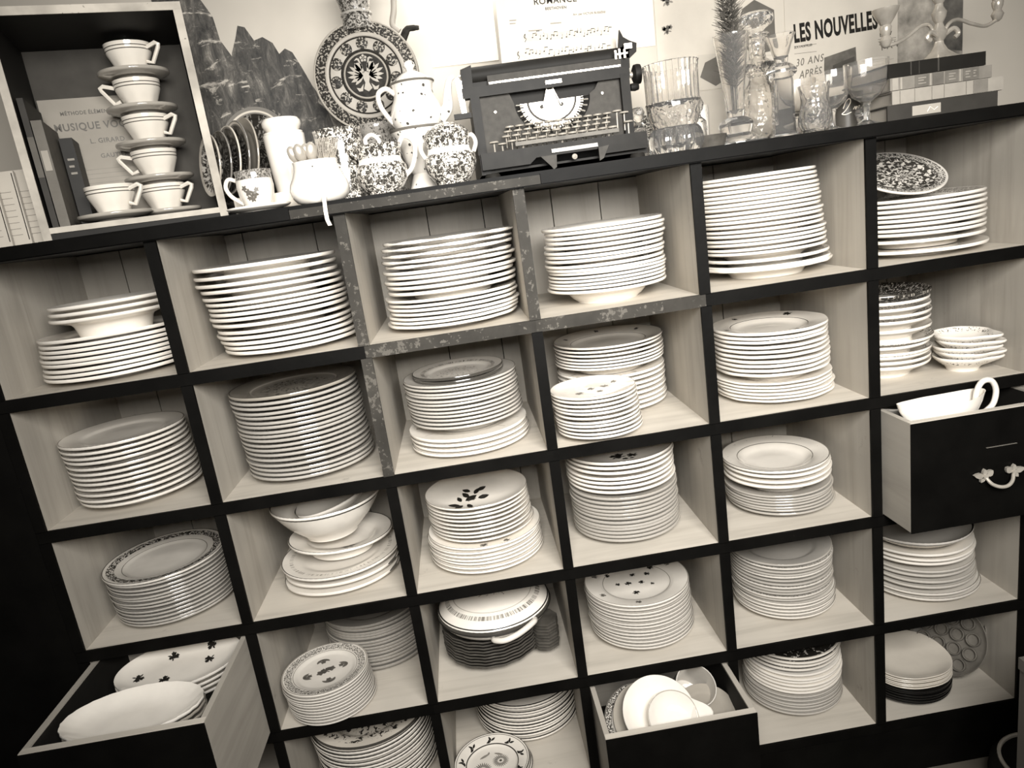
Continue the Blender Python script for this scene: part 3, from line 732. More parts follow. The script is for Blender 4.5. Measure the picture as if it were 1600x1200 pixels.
ax, ay, _ = cl(.2055, .170)
lefts = ['lowest', 'second lowest', 'middle', 'second highest', 'topmost']
for i in range(5):
    z = TOP + .022 + i * .0676
    o = link('saucer', smesh, saucg, None, (ax, ay, z), (0, 0, 0)); tag(o, f'{lefts[i]} saucer in the tower of cups inside the crate', 'saucer', 'saucers in the tower of cups')
    ang = CA * 0 + (-.25 if i % 2 == 0 else PI + .25)
    cup((ax, ay, z + .0096), ang, f'{lefts[i]} cup in the tower of cups, handle pointing {"right" if i % 2 == 0 else "left"}')
bx_, by_, _ = cl(.117, .075)
tag(link('saucer', smesh, saucg, None, (bx_, by_, TOP + .022)), 'saucer standing alone at the front of the crate', 'saucer')
cup((bx_, by_, TOP + .022 + .0096), -.25, 'striped teacup standing alone beside the tower of cups')
def book(name, label, X0, X1, Y0, Y1, h, cover, lean=0.0, z=.0221):
    t = thing(name, label, 'book', cl(X0, Y0, z), (0, lean, CA))
    w = X1 - X0; d = Y1 - Y0
    part('cover', MB().box(0, .002, 0, d, 0, h).box(w - .002, w, 0, d, 0, h).box(0, w, -.002, .0, 0, h), cover, t, smooth=False)
    part('pages', MB().box(.002, w - .002, .0, d - .004, .003, h - .003), M['oldpaper'], t, smooth=False)
    return t
b = book('book', 'thin dark book at the far left in the crate', .0145, .0245, .03, .18, .226, plain('cover_a', .035, .6))
quad('label', 0, .010, .09, .16, -.003, .001, plain('spine_a', .10, .7), b)
b = book('book', 'taupe cloth book with a pale spine label, in the crate', .0265, .0435, .028, .18, .187, plain('cover_b', .13, .7))
quad('label', .003, .014, .10, .135, -.0035, .0012, M['oldpaper'], b)
b = book('book', 'small black book with pale spine lettering, in the crate', .047, .070, .140, .228, .170, plain('cover_c', .018, .5))
for zz, ww in ((.128, .012), (.115, .009), (.102, .011)): quad('lettering', .006, .006 + ww, zz, zz + .004, -.0028, .0006, M['paleink'], b)
mu = thing('music_booklet', 'old music booklet on singing, leaning at the crate back', 'booklet', cl(.016, .212, .0221), (-.05, 0, CA))
part('cover', MB().box(0, .172, 0, .004, 0, .258), M['oldpaper'], mu, smooth=False)
for s, z, x, sz, sx, bd in (('MÉTHODE ÉLÉMENTAIRE', .226, .092, .010, .95, .0002), ('MUSIQUE VOCALE', .196, .100, .020, .92, .0004), ('L. GIRARD', .168, .108, .013, 1.0, .0002), ('GAUTIER', .138, .114, .012, 1.0, .0002)):
    lettering(s, sz, M['midink'], mu, (x, -.0003, z), sx=sx, bold=bd, align='CENTER', spacing=1.1)
for i in range(9): part('print_line', MB().box(.035, .16 - (i % 3) * .01, -.0003, 0, .116 - i * .009, .1168 - i * .009), M['paleink'], mu, smooth=False)
# booklets left of the crate
for i, (x0, x1, y, h, lab) in enumerate(((-.04, .086, .022, .128, 'pale printed booklet standing at the far left, frontmost'), (-.04, .112, .036, .134, 'pale booklet standing just behind the frontmost at far left'), (-.03, .135, .052, .136, 'white booklet standing against the left side of the crate'))):
    t = thing('booklet', lab, 'booklet', (x0, y, TOP), (-.03, 0, .1))
    part('pages', MB().box(0, x1 - x0, 0, .006, 0, h), M['paper'], t, smooth=False)
    part('spine_line', MB().box(x1 - x0 - .004, x1 - x0 - .0025, -.0004, .0, 0.01, h - .004), M['ink'], t, smooth=False)
    for k_ in range(8): part('print_line', MB().box(.02, x1 - x0 - .012, -.0003, 0, .02 + k_ * .011, .021 + k_ * .011), M['paleink'], t, smooth=False)

# ================================================================ the wall: poster, papers
YW = .4445
po = thing('mountain_poster', 'black-and-white poster of rocky snow-streaked mountains on the wall', 'poster', (.30, YW, 1.46))
pt = NT('poster_sky'); n_ = pt.noise(pt.obj(), 3.0)
pt.set(color=pt.ramp(n_, [(.3, sep(.36)), (.7, sep(.46))]), rough=.7)
part('sheet', MB().box(0, .60, -.0015, 0, 0, .58), pt.m, po, smooth=False)
def rock(name, dark, mid, light, sc):
    t = NT(name); v = t.obj((1.6, 1, .55)); a = t.noise(v, sc, 10, .78, .6); b_ = t.noise(t.obj((1, 1, 2.4)), sc * .6, 6, .7, .8)
    c = t.ramp(a, [(.38, sep(dark)), (.52, sep(mid)), (.60, sep(mid * 2)), (.68, sep(light * .6))])
    return t.set(color=t.mix(t.ramp(b_, [(.58, (0, 0, 0, 1)), (.66, (.8, .8, .8, 1))]), c, sep(light)), rough=.7)
def ridge(pts, m, y):
    part('printed_peak', MB().prism(pts, y, y + .0003), m, po, smooth=False)
ridge([(.60, .0), (.60, .17), (.57, .20), (.53, .22), (.50, .26), (.47, .29), (.45, .28), (.42, .30), (.405, .345), (.385, .335), (.36, .31), (.33, .28), (.31, .28), (.29, .2), (.28, 0)][::-1], rock('rock_far', .06, .15, .5, 30), -.0022)
ridge([(.36, 0), (.35, .2), (.335, .27), (.315, .31), (.30, .35), (.285, .385), (.27, .395), (.255, .385), (.245, .41), (.225, .425), (.205, .42), (.19, .45), (.175, .455), (.165, .43), (.15, .40), (.13, .3), (.12, 0)][::-1], rock('rock_mid', .012, .045, .40, 30), -.0026)
ridge([(.235, 0), (.22, .12), (.20, .2), (.185, .26), (.175, .32), (.16, .37), (.145, .40), (.13, .43), (.125, .48), (.105, .52), (.09, .56), (.07, .57), (.0, .575), (0, 0)][::-1], rock('rock_near', .012, .06, .5, 26), -.003)

def sheet(name, label, x0, x1, z0, z1, m, tilt_=0.0, y=YW, th=.0012, cat='paper'):
    t = thing(name, label, cat, ((x0 + x1) / 2, y, (z0 + z1) / 2), (0, tilt_, 0))
    w, h = (x1 - x0) / 2, (z1 - z0) / 2
    part('sheet', MB().box(-w, w, -th, 0, -h, h), m, t, smooth=False)
    return t
sheet('paper_sheet', 'white sheet added as lamp glow on the wall left of the typewriter paper', .865, 1.06, 1.772, 2.05, plain('wall_glow_sheet', .86, .7, vary=.02), .02)  # added sheet, its white stands in for the lamp's glow on the wall
sheet('paper_sheet', 'blank pale sheet on the wall right of the music sheet', 1.28, 1.438, 1.757, 2.02, plain('pale_sheet', .70, .7, vary=.02), .02)
fp = sheet('flowered_paper', 'pale card with faint flower bunches on the wall', 1.44, 1.585, 1.64, 2.0, plain('card', .52, .7, vary=.03), .02)
def wall_sprig(t, x, z, s, m):
    mb = MB()
    for poly in sprig(0, 0, s, .4) + blossom(s * .4, s * .3, s * .3) + blossom(-s * .4, s * .2, s * .3):
        mb.prism([(x + a, z + b_) for a, b_ in poly][::-1], -.0018, -.0012)
    part('printed_motif', mb, m, t, smooth=False)
wall_sprig(fp, -.045, -.035, .020, M['paleink']); wall_sprig(fp, -.04, .03, .026, M['paleink']); wall_sprig(fp, -.052, .045, .018, M['midink'])
hx = sheet('dark_print', 'dark angular print on the wall behind the decanter stopper', 1.63, 1.735, 1.70, 1.83, M['paper'], .02, YW, .0012, 'print')
part('printed_shape', MB().prism([(-.052, -.01), (-.03, .045), (.0, .062), (.048, .035), (.050, -.055), (-.01, -.06)][::-1], -.0018, -.0012), plain('print_dark', .10, .7), hx, smooth=False)
hx2 = sheet('dark_print', 'small dark hexagonal print on the wall beside the flute vase', 1.535, 1.61, 1.64, 1.72, M['paper'], .02, YW - .0014, .0012, 'print')
part('printed_shape', MB().prism([(-.034, -.01), (-.02, .022), (.008, .032), (.03, .014), (.032, -.02), (.004, -.034)][::-1], -.0018, -.0012), plain('print_dark2', .12, .7), hx2, smooth=False)

# newspaper
nw = thing('newspaper', 'folded newspaper front page pinned to the wall behind the glasses', 'newspaper', (1.765, YW, 1.56), (0, .015, 0))
part('sheet', MB().box(-.012, .272, -.0016, 0, 0, .26), M['newsprint'], nw, smooth=False)
lettering('LES NOUVELLES', .056, M['ink'], nw, (.010, -.0018, .161), (PI / 2, -.05, 0), sx=.50, bold=.0022, spacing=1.08)
lettering('DE M. A MONTPELLIER', .0075, M['ink'], nw, (.010, -.0018, .146), (PI / 2, -.05, 0), sx=.6)
lettering('30 ANS', .024, M['midink'], nw, (.012, -.0018, .105), (PI / 2, -.08, 0), sx=.8, shear=.3, spacing=1.2)
lettering('APRÈS', .026, M['midink'], nw, (.020, -.0018, .076), (PI / 2, -.08, 0), sx=.75, shear=.3, spacing=1.1)
lettering('ET V', .013, M['ink'], nw, (.226, -.0018, .150), (PI / 2, -.05, 0), spacing=1.3)
lettering('TAV', .022, M['midink'], nw, (.226, -.0018, .118), (PI / 2, -.1, 0), spacing=1.5)
for x0, x1, z in ((.010, .066, .151), (.010, .066, .134), (.222, .268, .144), (.222, .268, .139), (.015, .06, .062)): part('rule', MB().box(x0, x1, -.002, -.0016, z, z + .0009), M['midink'], nw, smooth=False)
part('printed_photo', MB().prism([(.082, .040), (.085, .118), (.165, .134), (.170, .040)][::-1], -.0021, -.0016), plain('photo_grey', .10, .7, vary=.4, scale=25), nw, smooth=False)
part('printed_photo', MB().prism([(.104, .045), (.106, .098), (.162, .113), (.166, .050)][::-1], -.0024, -.0021), plain('photo_dark', .055, .6), nw, smooth=False)
part('printed_dot', MB().prism([(.137 + .0035 * cos(i * .7), .088 + .0035 * sin(i * .7)) for i in range(9)][::-1], -.0027, -.0024), M['whiteink'], nw, smooth=False)
for i in range(9): part('print_line', MB().box(.180, .262 - (i % 2) * .01, -.002, -.0016, .096 - i * .0075, .0968 - i * .0075), M['paleink'], nw, smooth=False)
pr = sheet('mottled_print', 'mottled grey print with a dark right side, behind the candelabra', 2.035, 2.208, 1.60, 1.90, plain('mottled', .26, .7, vary=.55, scale=22), .01, YW, .0014, 'print')
dt = NT('print_smoke'); dt.set(color=dt.ramp(dt.noise(dt.obj(), 14, 6, .6), [(.35, sep(.035)), (.62, sep(.12)), (.72, sep(.26))]), rough=.7)
part('printed_area', MB().prism([(.025, -.10), (.018, -.02), (.03, .03), (.012, .09), (.03, .14), (.085, .14), (.085, -.10), (.06, -.095)][::-1], -.0018, -.0014), dt.m, pr, smooth=False)
part('printed_area', MB().prism([(-.07, .07), (-.06, .085), (-.045, .083), (-.04, .07), (-.052, .062)][::-1], -.0018, -.0014), dt.m, pr, smooth=False)

# ================================================================ china on the top board
TR = deco('transfer_print', .70, all_over=(150, .48, .04, [(-.1, -.05)]), k=.8)
# low white block and small cup
solo('tile_block', MB().box(0, .135, 0, .10, 0, .034), plain('white_block', .66, .5), 'low white block on the cabinet top beneath the standing plates', 'block', (.474, .105, TOP), smooth=False)
tag(link('saucer', plate_mesh(.058, .012, .006, 'coupe', foot=.5, name='saucer_w'), M['white'], None, (.533, .052, TOP)), 'white saucer under the flower-painted cup beside the crate', 'saucer')
sc = thing('painted_cup', 'white cup with a painted flower and grey rim band, left of the cutlery pot', 'cup', (.533, .055, TOP + .0062))
cupm = deco('flower_cup', .72, k=.8)
part('bowl', MB().lathe([(0, .004), (.017, .004), (.019, 0), (.022, 0), (.024, .006), (.032, .026), (.034, .042), (.0325, .056), (.0315, .064), (.0325, .070), (.0305, .070), (.0295, .062), (.031, .042), (.022, .01), (0, .008)], 40), cupm, sc)
part('rim_band', MB().lathe([(.0333, .054), (.0322, .061), (.033, .069), (.0332, .0702)], 40), deco('rim_band', .3, all_over=(240, .5, .06, [])), sc)
part('handle', MB().tube(curve([(-.030, 0, .054), (-.046, 0, .060), (-.054, 0, .046), (-.046, 0, .028), (-.026, 0, .012)], 5), .0038, 8), cupm, sc)
mb = MB()
for (a, z, s) in ((-1.75, .030, .012), (-1.45, .026, .013), (-1.6, .018, .010), (-1.95, .038, .010), (-1.3, .034, .008), (-1.8, .020, .008)):
    for q in range(5):
        pl = leaf(0, 0, q * 1.26 + z * 90, s * .62, s * .4)
        vs = []
        for px, pz in pl:
            zz = z + pz; r_ = .0245 + (zz - .006) * .4 if zz < .026 else .0336
            aa = a + px / r_; vs.append(((r_ + .0006) * cos(aa), (r_ + .0006) * sin(aa), zz))
        mb.add(vs, [tuple(range(len(vs)))])
part('painted_flower', mb, M['midink'], sc)
# standing plates
sp_m = deco('berry_plate', .40, [(.066, .002, .02, None), (.058, .006, .35, None), (.030, .022, .02, (7, 90, .50))])
sp_d = deco('dark_leaf_plate', .16, [(.066, .002, .5, None), (.035, .026, .015, (6, 70, .45))])
for i, (x, mm_, rr, lab) in enumerate(((.436, sp_m, .060, 'berry-patterned plate standing leftmost in the row of upright plates'), (.456, sp_d, .062, 'dark leaf-printed plate second in the row of upright plates'), (.472, sp_d, .066, 'dark leaf-printed plate third in the row of upright plates'),
                                       (.488, sp_d, .070, 'dark leaf-printed plate fourth in the row of upright plates'), (.504, TP, .072, 'plain taupe plate fifth in the row of upright plates'))):
    tag(link('standing_plate', plate_mesh(rr, .014, .006, 'flat', name='standing_plate'), mm_, None, (x, .175 + .004 * i, TOP + .034 + rr + .012), tilt(-.80, -.58, .12)), lab, 'plate', 'plates standing upright beside the crate')
tag(link('standing_plate', plate_mesh(.075, .014, .006, 'flat', name='standing_plate'), sp_d, None, (.498, .30, TOP + .152), tilt(-.15, -.98, .12)), 'dark printed plate standing behind the white jar', 'plate')
solo('plate_stand', MB().box(-.07, .07, -.012, .012, 0, .075).box(-.06, .06, -.03, -.012, .0, .012), M['inside'], 'dark wooden stand behind the upright plates', 'plate stand', (.498, .335, TOP), smooth=False)
# white jar
jr = thing('white_jar', 'tall white ceramic jar with a bulging rim behind the cutlery pot', 'jar', (.582, .165, TOP))
part('body', MB().lathe([(0, 0), (.030, 0), (.032, .004), (.0365, .06), (.040, .125), (.0405, .145), (.0385, .147), (.0385, .150), (.030, .152)], 40), M['white'], jr)
part('rim', MB().lathe([(.030, .151), (.0345, .156), (.038, .163), (.038, .170), (.034, .176), (.030, .177), (.029, .172), (0, .170)], 40), M['white'], jr)
# cutlery pot, shaped like a pair of buttocks, with ribbon
cp = thing('cutlery_pot', 'novelty white pot shaped like a bare bottom, holding cutlery', 'pot', (.655, .030, TOP))
mb = MB(); N_, K_ = 48, 15
vs = []
prof = [(.030, .0), (.043, .004), (.050, .014), (.0525, .026), (.050, .038), (.044, .050), (.040, .060), (.0385, .070), (.0395, .076), (.0372, .076), (.036, .07), (.038, .058), (.046, .03), (.04, .01), (0, .008)]
for j, (r, z) in enumerate(prof):
    for i in range(N_):
        a = 2 * PI * i / N_
        f = max(0, 1 - abs(z - .024) / .030) if j < 9 else 0
        d = abs(((a - 1.5 * PI + PI) % (2 * PI)) - PI)
        q = r * (1 - .22 * f * math.exp(-(d / .16) ** 2) + .10 * f * math.exp(-((d - .75) / .45) ** 2))
        vs.append((q * cos(a) * 1.04, q * sin(a) * .85, z))
mb.add(vs, [(j * N_ + i, j * N_ + (i + 1) % N_, (j + 1) * N_ + (i + 1) % N_, (j + 1) * N_ + i) for j in range(K_ - 1) for i in range(N_)])
part('body', mb, M['white'], cp, angle=80)
part('navel_mark', MB().lathe([(0, 0), (.0018, 0), (.0018, .0006), (0, .0006)], 8, c=(0, -.0337, .064), axis='y'), M['midink'], cp)
solo('ribbon', MB().add([(p[0] + s * .0035 * (1 if k_ % 2 == 0 else 1), p[1] + d, p[2]) for k_, p in enumerate([(.668, -.008, 1.512), (.668, -.014, 1.500), (.667, -.0225, 1.488), (.666, -.0245, 1.470), (.666, -.0245, 1.455), (.669, -.0245, 1.444)]) for s in (-1, 1) for d in (0, .0008)],
     [f for k_ in range(5) for f in ((k_ * 4, k_ * 4 + 2, k_ * 4 + 6, k_ * 4 + 4), (k_ * 4 + 1, k_ * 4 + 5, k_ * 4 + 7, k_ * 4 + 3), (k_ * 4, k_ * 4 + 4, k_ * 4 + 5, k_ * 4 + 1), (k_ * 4 + 2, k_ * 4 + 3, k_ * 4 + 7, k_ * 4 + 6))]),
     M['cloth'], 'white ribbon hanging from the cutlery pot over the cabinet edge', 'ribbon')
def fork(x, y, z, ry, lab):
    t = thing('fork', lab, 'fork', (x, y, z), (.1, ry, 0), 'cutlery in the white pot')
    mb = MB().tube([(0, 0, -.05), (0, 0, .0), (0, 0, .012)], [.002, .002, .004], 6, .5)
    for k_ in range(4): mb.tube([((k_ - 1.5) * .0022, 0, .012), ((k_ - 1.5) * .0034, -.001, .022), ((k_ - 1.5) * .0034, -.004, .048)], .0012, 6)
    part('tines', mb, M['chrome'], t)
def spoon(x, y, z, ry, lab):
    t = thing('spoon', lab, 'spoon', (x, y, z), (.15, ry, .3), 'cutlery in the white pot')
    mb = MB().tube([(0, 0, -.05), (0, 0, .0)], .0022, 6, .5)
    bw = MB().lathe([(0, -.0045), (.006, -.004), (.0095, -.0015), (.0105, .0005), (.0095, .0002), (.006, -.002), (0, -.003)], 20)
    bw.v = [(p[0], p[2] * 1.0, p[1] * 1.65 + .016) for p in bw.v]
    mb.add(bw.v, bw.f)
    part('bowl', mb, M['chrome'], t)
zc = TOP + .072
for k_, (dx, dy, a) in enumerate(((-.028, 0, -.45), (-.018, -.008, -.25), (-.010, .006, -.12), (-.002, -.006, 0.02))):
    spoon(.655 + dx, .03 + dy, zc + .004, a, ['leftmost spoon', 'second spoon from left', 'third spoon from left', 'rightmost spoon'][k_] + ' standing in the white bottom-shaped pot')
for k_, (dx, dy, a) in enumerate(((.010, .006, .1), (.020, -.004, .22), (.028, .006, .36))):
    fork(.655 + dx, .03 + dy, zc - .006, a, ['leftmost fork', 'middle fork', 'rightmost fork'][k_] + ' standing in the white bottom-shaped pot')
# transfer-printed ware
tm = thing('printed_mug', 'tall transfer-printed mug behind the cutlery pot', 'mug', (.692, .130, TOP))
part('body', MB().lathe([(0, .004), (.036, .004), (.038, 0), (.044, .002), (.046, .03), (.0455, .09), (.0465, .132), (.0478, .137), (.0455, .137), (.044, .13), (.043, .01), (0, .008)], 44), TR, tm)
part('handle', MB().tube(curve([(-.045, 0, .112), (-.066, 0, .110), (-.072, 0, .075), (-.062, 0, .040), (-.045, 0, .032)], 5), .005, 8), TR, tm)
def jug(name, label, loc, handle):
    t = thing(name, label, 'jug' if handle else 'sugar bowl', loc)
    part('body', MB().lathe([(0, .004), (.022, .004), (.025, 0), (.030, .0), (.034, .008), (.047, .026), (.0505, .040), (.048, .052), (.043, .058)], 44), TR, t)
    part('collar', MB().lathe([(.043, .058), (.0415, .0615), (.0405, .066), (.041, .068)], 44), M['white'], t)
    part('neck', MB().lathe([(.041, .068), (.042, .078), (.0450, .090), (.0455, .092), (.0435, .092), (.040, .078), (.039, .06), (.03, .02), (0, .018)], 44), TR, t)
    return t
j1 = jug('creamer', 'transfer-printed creamer with a white loop handle', (.770, .075, TOP), True)
part('handle', MB().tube(curve([(.036, -.004, .080), (.050, -.008, .100), (.066, -.010, .094), (.070, -.010, .074), (.060, -.008, .045), (.044, -.006, .030)], 6), .0045, 8), M['white'], j1)
part('lip', MB().tube(curve([(-.038, 0, .088), (-.048, 0, .094), (-.053, 0, .090), (-.040, 0, .074)], 5), .006, 8), TR, j1)
part('thumb_loop', MB().tube(curve([(-.020, .03, .088), (-.024, .03, .108), (-.010, .03, .116), (.002, .03, .104), (.0, .03, .086)], 5), .0042, 8), M['white'], j1)
j2 = jug('sugar_bowl', 'lidded transfer-printed sugar bowl beside the typewriter', (.903, .058, TOP), False)
part('lid', MB().lathe([(.0425, .0925), (.0415, .096), (.034, .104), (.02, .112), (0, .116)], 44), TR, j2)
part('ear_handle', MB().tube(curve([(-.036, 0, .084), (-.048, 0, .086), (-.052, 0, .070), (-.046, 0, .054)], 5), .004, 8), M['white'], j2)
part('ear_handle', MB().tube(curve([(.038, 0, .086), (.048, 0, .086), (.053, 0, .072), (.047, 0, .056)], 5), .004, 8), M['white'], j2)
# teapot on its stand
TPm = deco('sprigged_china', .72, spots=(62, .27, .06), k=.7)
st = thing('teapot_stand', 'footed white sprigged china stand under the teapot', 'stand', (.850, .150, TOP))
part('foot', MB().lathe([(0, 0), (.034, 0), (.036, .004), (.026, .030), (.024, .034)], 40), TPm, st)
part('bowl', MB().lathe([(.024, .034), (.028, .040), (.036, .060), (.044, .090), (.050, .106), (.0565, .117), (.058, .121), (.055, .121), (.05, .112), (.0, .110)], 44), TPm, st)
part('rim_band', MB().lathe([(.0568, .1165), (.0583, .1195), (.0583, .1215)], 44), M['midink'], st)
part('leaf_lug', MB().tube(curve([(.050, -.01, .108), (.062, -.012, .104), (.064, -.012, .094), (.050, -.010, .088)], 4), .004, 8), TPm, st)
tp = thing('teapot', 'white china teapot with small flower sprigs, standing high on its stand', 'teapot', (.852, .150, TOP + .1112))
part('body', MB().lathe([(0, .004), (.034, .0), (.042, .006), (.051, .022), (.0525, .036), (.048, .054), (.041, .068), (.0385, .080), (.041, .092), (.043, .094)], 48), TPm, tp)
part('lid', MB().lathe([(.043, .094), (.044, .097), (.036, .102), (.024, .110), (.012, .117), (.007, .118), (.0075, .122), (.012, .127), (.010, .133), (.004, .137), (0, .138)], 40), TPm, tp)
part('rim_line', MB().lathe([(.0435, .0935), (.0448, .0955), (.0440, .0975)], 40), M['midink'], tp)
part('spout', MB().tube(curve([(.044, -.004, .022), (.062, -.005, .040), (.067, -.006, .066), (.074, -.006, .090), (.084, -.007, .096)], 6), [.014 - .0105 * i / 24 for i in range(25)], 14), TPm, tp)
part('handle', MB().tube(curve([(-.036, -.006, .078), (-.052, -.008, .090), (-.068, -.010, .082), (-.068, -.010, .060), (-.056, -.009, .036), (-.044, -.007, .020)], 6), .0048, 8), M['white'], tp)
# moon flask
mf = thing('moon_flask', 'large patterned disc-shaped stoneware flask with a double-headed eagle', 'flask', (.757, .285, TOP))
FZ = .254; FR = .110
dk = plain('flask_dark', .02, .5, vary=.4, scale=120, spec=.05); lt = plain('flask_light', .27, .4, vary=.1)
fd = NT('flask_border'); fd.set(color=fd.mix(fd.math('GREATER_THAN', fd.noise(fd.obj(), 230, 3, .6), .55), sep(.02), sep(.26)), rough=.5, spec=.1)
part('disc', MB().lathe([(0, .03), (.09, .026), (FR, .012), (FR + .002, 0), (FR, -.012), (.098, -.018), (0, -.019)], 72, c=(0, 0, FZ), axis='y'), fd.m, mf)
def ringy(r0, r1, y0, m, nm='ring'):
    part(nm, MB().lathe([(r1, y0 + .003), (r1, y0), ((r0 + r1) / 2, y0 - .0012), (r0, y0), (r0, y0 + .003)], 72, c=(0, 0, FZ), axis='y'), m, mf)
ringy(.1065, .1105, -.0140, lt); ringy(.078, .085, -.0195, lt); ringy(.052, .078, -.0185, lt, 'medallion_band'); ringy(.074, .077, -.0200, dk); ringy(.047, .052, -.0205, dk); ringy(.043, .0465, -.0205, lt)
part('centre_disc', MB().lathe([(.043, -.0185), (.043, -.0195), (0, -.0200)], 56, c=(0, 0, FZ), axis='y'), dk, mf)
for i in range(11):
    a = 2 * PI * (i + .5) / 11 + .1
    part('medallion', MB().lathe([(.0125, .001), (.0125, -.0004), (.0112, -.0012), (0, -.0012)], 20, c=(.0635 * cos(a), -.0195, FZ + .0635 * sin(a)), axis='y'), fd.m, mf)
eagle = MB()
def ep(pts): eagle.prism([(x * .001, FZ + z * .001) for x, z in pts][::-1], -.0212, -.0198)
ep([(-5, 8), (5, 8), (7, -4), (4, -14), (9, -26), (0, -32), (-9, -26), (-4, -14), (-7, -4)])
for s in (-1, 1):
    for k_, (a, L) in enumerate(((2.05, 30), (2.45, 33), (2.8, 34), (3.15, 32), (3.5, 29), (3.85, 25))):
        pl = leaf(-6, 0, a, L, 8)
        ep([(s * x, z) for x, z in (pl if s > 0 else pl[::-1])])
    pl = [(s * (13 + 8.5 * cos(t)), 18 + 8.5 * sin(t)) for t in [i * PI / 8 for i in range(16)]]; ep(pl if s > 0 else pl[::-1])
    pl = [(s * x, z) for x, z in ((2, 6), (6, 22), (9, 34), (14, 36), (20, 31), (13, 32), (9, 24), (7, 8))]; ep(pl if s < 0 else pl[::-1])
    pl = [(s * x, z) for x, z in ((8, -16), (16, -24), (24, -22), (20, -30), (12, -30))]; ep(pl if s < 0 else pl[::-1])
for pl in blossom(0, 34, 8, 5, 1.57): ep(pl)
part('eagle_emblem', eagle, lt, mf, smooth=False)
part('foot', MB().lathe([(.052, 0), (.056, .004), (.054, .03), (.046, .06), (.042, .10), (.040, .118), (.043, .124), (.043, .130), (.036, .135), (.042, .148), (.040, .158)], 48), deco('foot_print', .26, all_over=(130, .55, .03, [])), mf)
part('neck', MB().lathe([(.036, .345), (.032, .362), (.030, .372), (.033, .375), (.033, .379), (.030, .382), (.034, .400), (.040, .418), (.043, .421), (.043, .425), (.039, .428), (.042, .46), (.036, .462), (.030, .42), (.024, .38)], 44), deco('neck_print', .28, all_over=(130, .50, .03, [(.376, .381)])), mf)
part('handle', MB().tube(curve([(.040, 0, .44), (.066, 0, .445), (.083, 0, .42), (.080, 0, .38), (.072, 0, .35), (.084, 0, .335)], 6), .0065, 10), lt, mf)
part('lug', MB().tube(curve([(.088, .0, .318), (.100, 0, .336), (.112, 0, .338), (.126, 0, .337)], 4), [.008, .008, .008, .008, .007, .007, .006, .006, .006, .006, .005, .005, .004], 8), dk, mf)

# ================================================================ typewriter
tw = thing('typewriter', 'old black upright typewriter with round keys and a sheet of music', 'typewriter', (1.118, .02, TOP))
E_, PN = M['enamel'], M['panel']
mb = MB().prism([(-.158, .016), (-.158, .046), (.158, .046), (.158, .016), (.075, .016), (.062, .026), (-.055, .026), (-.068, .016)][::-1], -.004, .012)
part('front_rail', mb, E_, tw, smooth=False)
part('base_frame', MB().box(-.160, -.142, .012, .29, .008, .046).box(.142, .160, .012, .29, .008, .046).box(-.142, .142, .27, .29, .008, .046), E_, tw, smooth=False)
part('inner_well', MB().box(-.142, .142, .012, .27, .010, .014), M['inside'], tw, smooth=False)
for sx_ in (-1, 1):
    for yy in (.012, .27): part('foot', MB().lathe([(.014, 0), (.015, .004), (.012, .009)], 16, c=(sx_ * .140, yy, 0)), M['rubber'], tw)
    part('side_post', MB().box(sx_ * .149 - .009, sx_ * .149 + .009, .085, .105, .046, .165), E_, tw, smooth=False)
    part('side_post', MB().box(sx_ * .151 - .007, sx_ * .151 + .007, .108, .20, .046, .158), E_, tw, smooth=False)
# front panel with the half-round opening for the type basket
ang = [PI + i * PI / 20 for i in range(21)]
poly = [(-.140, .046), (.140, .046), (.140, .158), (.098, .158), (.090, .146)] + [(.003 + .076 * cos(a), .139 + .066 * sin(a)) for a in reversed(ang)] + [(-.080, .158), (-.140, .158)]
def two_part(poly, y0, y1):
    mb = MB(); n = len(poly)
    # triangulate through a simple fan of strips: bottom edge to the arc
    lo = .046
    pts = [(-.140, .158), (-.080, .158)] + [(.003 + .076 * cos(a), .139 + .066 * sin(a)) for a in ang] + [(.090, .146), (.098, .158), (.140, .158)]
    for (xa, za), (xb, zb) in zip(pts, pts[1:]):
        if xb - xa < 1e-5: continue
        mb.prism([(xa, lo), (xb, lo), (xb, zb), (xa, za)][::-1], y0, y1)
    return mb
part('front_panel', two_part(poly, .098, .102), PN, tw, smooth=False)
for (x, z) in ((-.112, .128), (.104, .136)): part('screw', MB().lathe([(.003, 0), (.0026, -.0015), (0, -.0018)], 12, c=(x, .098, z), axis='y'), M['chrome'], tw)
# type basket
part('basket_plate', MB().prism([(.003 + .064 * cos(a), .137 + .054 * sin(a)) for a in ang][::-1], .106, .109), M['chrome'], tw, smooth=False)
part('basket_arc', MB().prism([(.003 + .050 * cos(a), .137 + .042 * sin(a)) for a in ang] + [(.003 + .046 * cos(a), .137 + .038 * sin(a)) for a in reversed(ang)], .1045, .106), M['panel'], tw, smooth=False)
for i in range(34):
    a = PI + PI * (i + .5) / 34
    part('typebar', MB().tube([(.003 + .058 * cos(a), .104, .137 + .049 * sin(a)), (.003 + .073 * cos(a), .100, .138 + .063 * sin(a))], .0013, 5), M['enamel'] if i % 2 else M['chrome'], tw)
part('ribbon_guide', MB().prism([(-.014, .128), (-.004, .156), (.006, .156), (.016, .128)][::-1], .100, .103), M['silver'], tw, smooth=False)
for sx_ in (-1, 1): part('guide_arm', MB().tube([(sx_ * .018 + .002, .100, .126), (sx_ * .006 + .001, .100, .158)], .0014, 6), M['chrome'], tw); part('screw', MB().lathe([(.0038, 0), (.0034, -.003), (0, -.003)], 12, c=(sx_ * .02 + .002, .104, .127), axis='y'), M['panel'], tw)
part('dark_recess', MB().box(-.140, .140, .112, .118, .05, .158), M['inside'], tw, smooth=False)
part('top_bar', MB().box(-.172, .160, .086, .112, .158, .177), E_, tw, smooth=False)
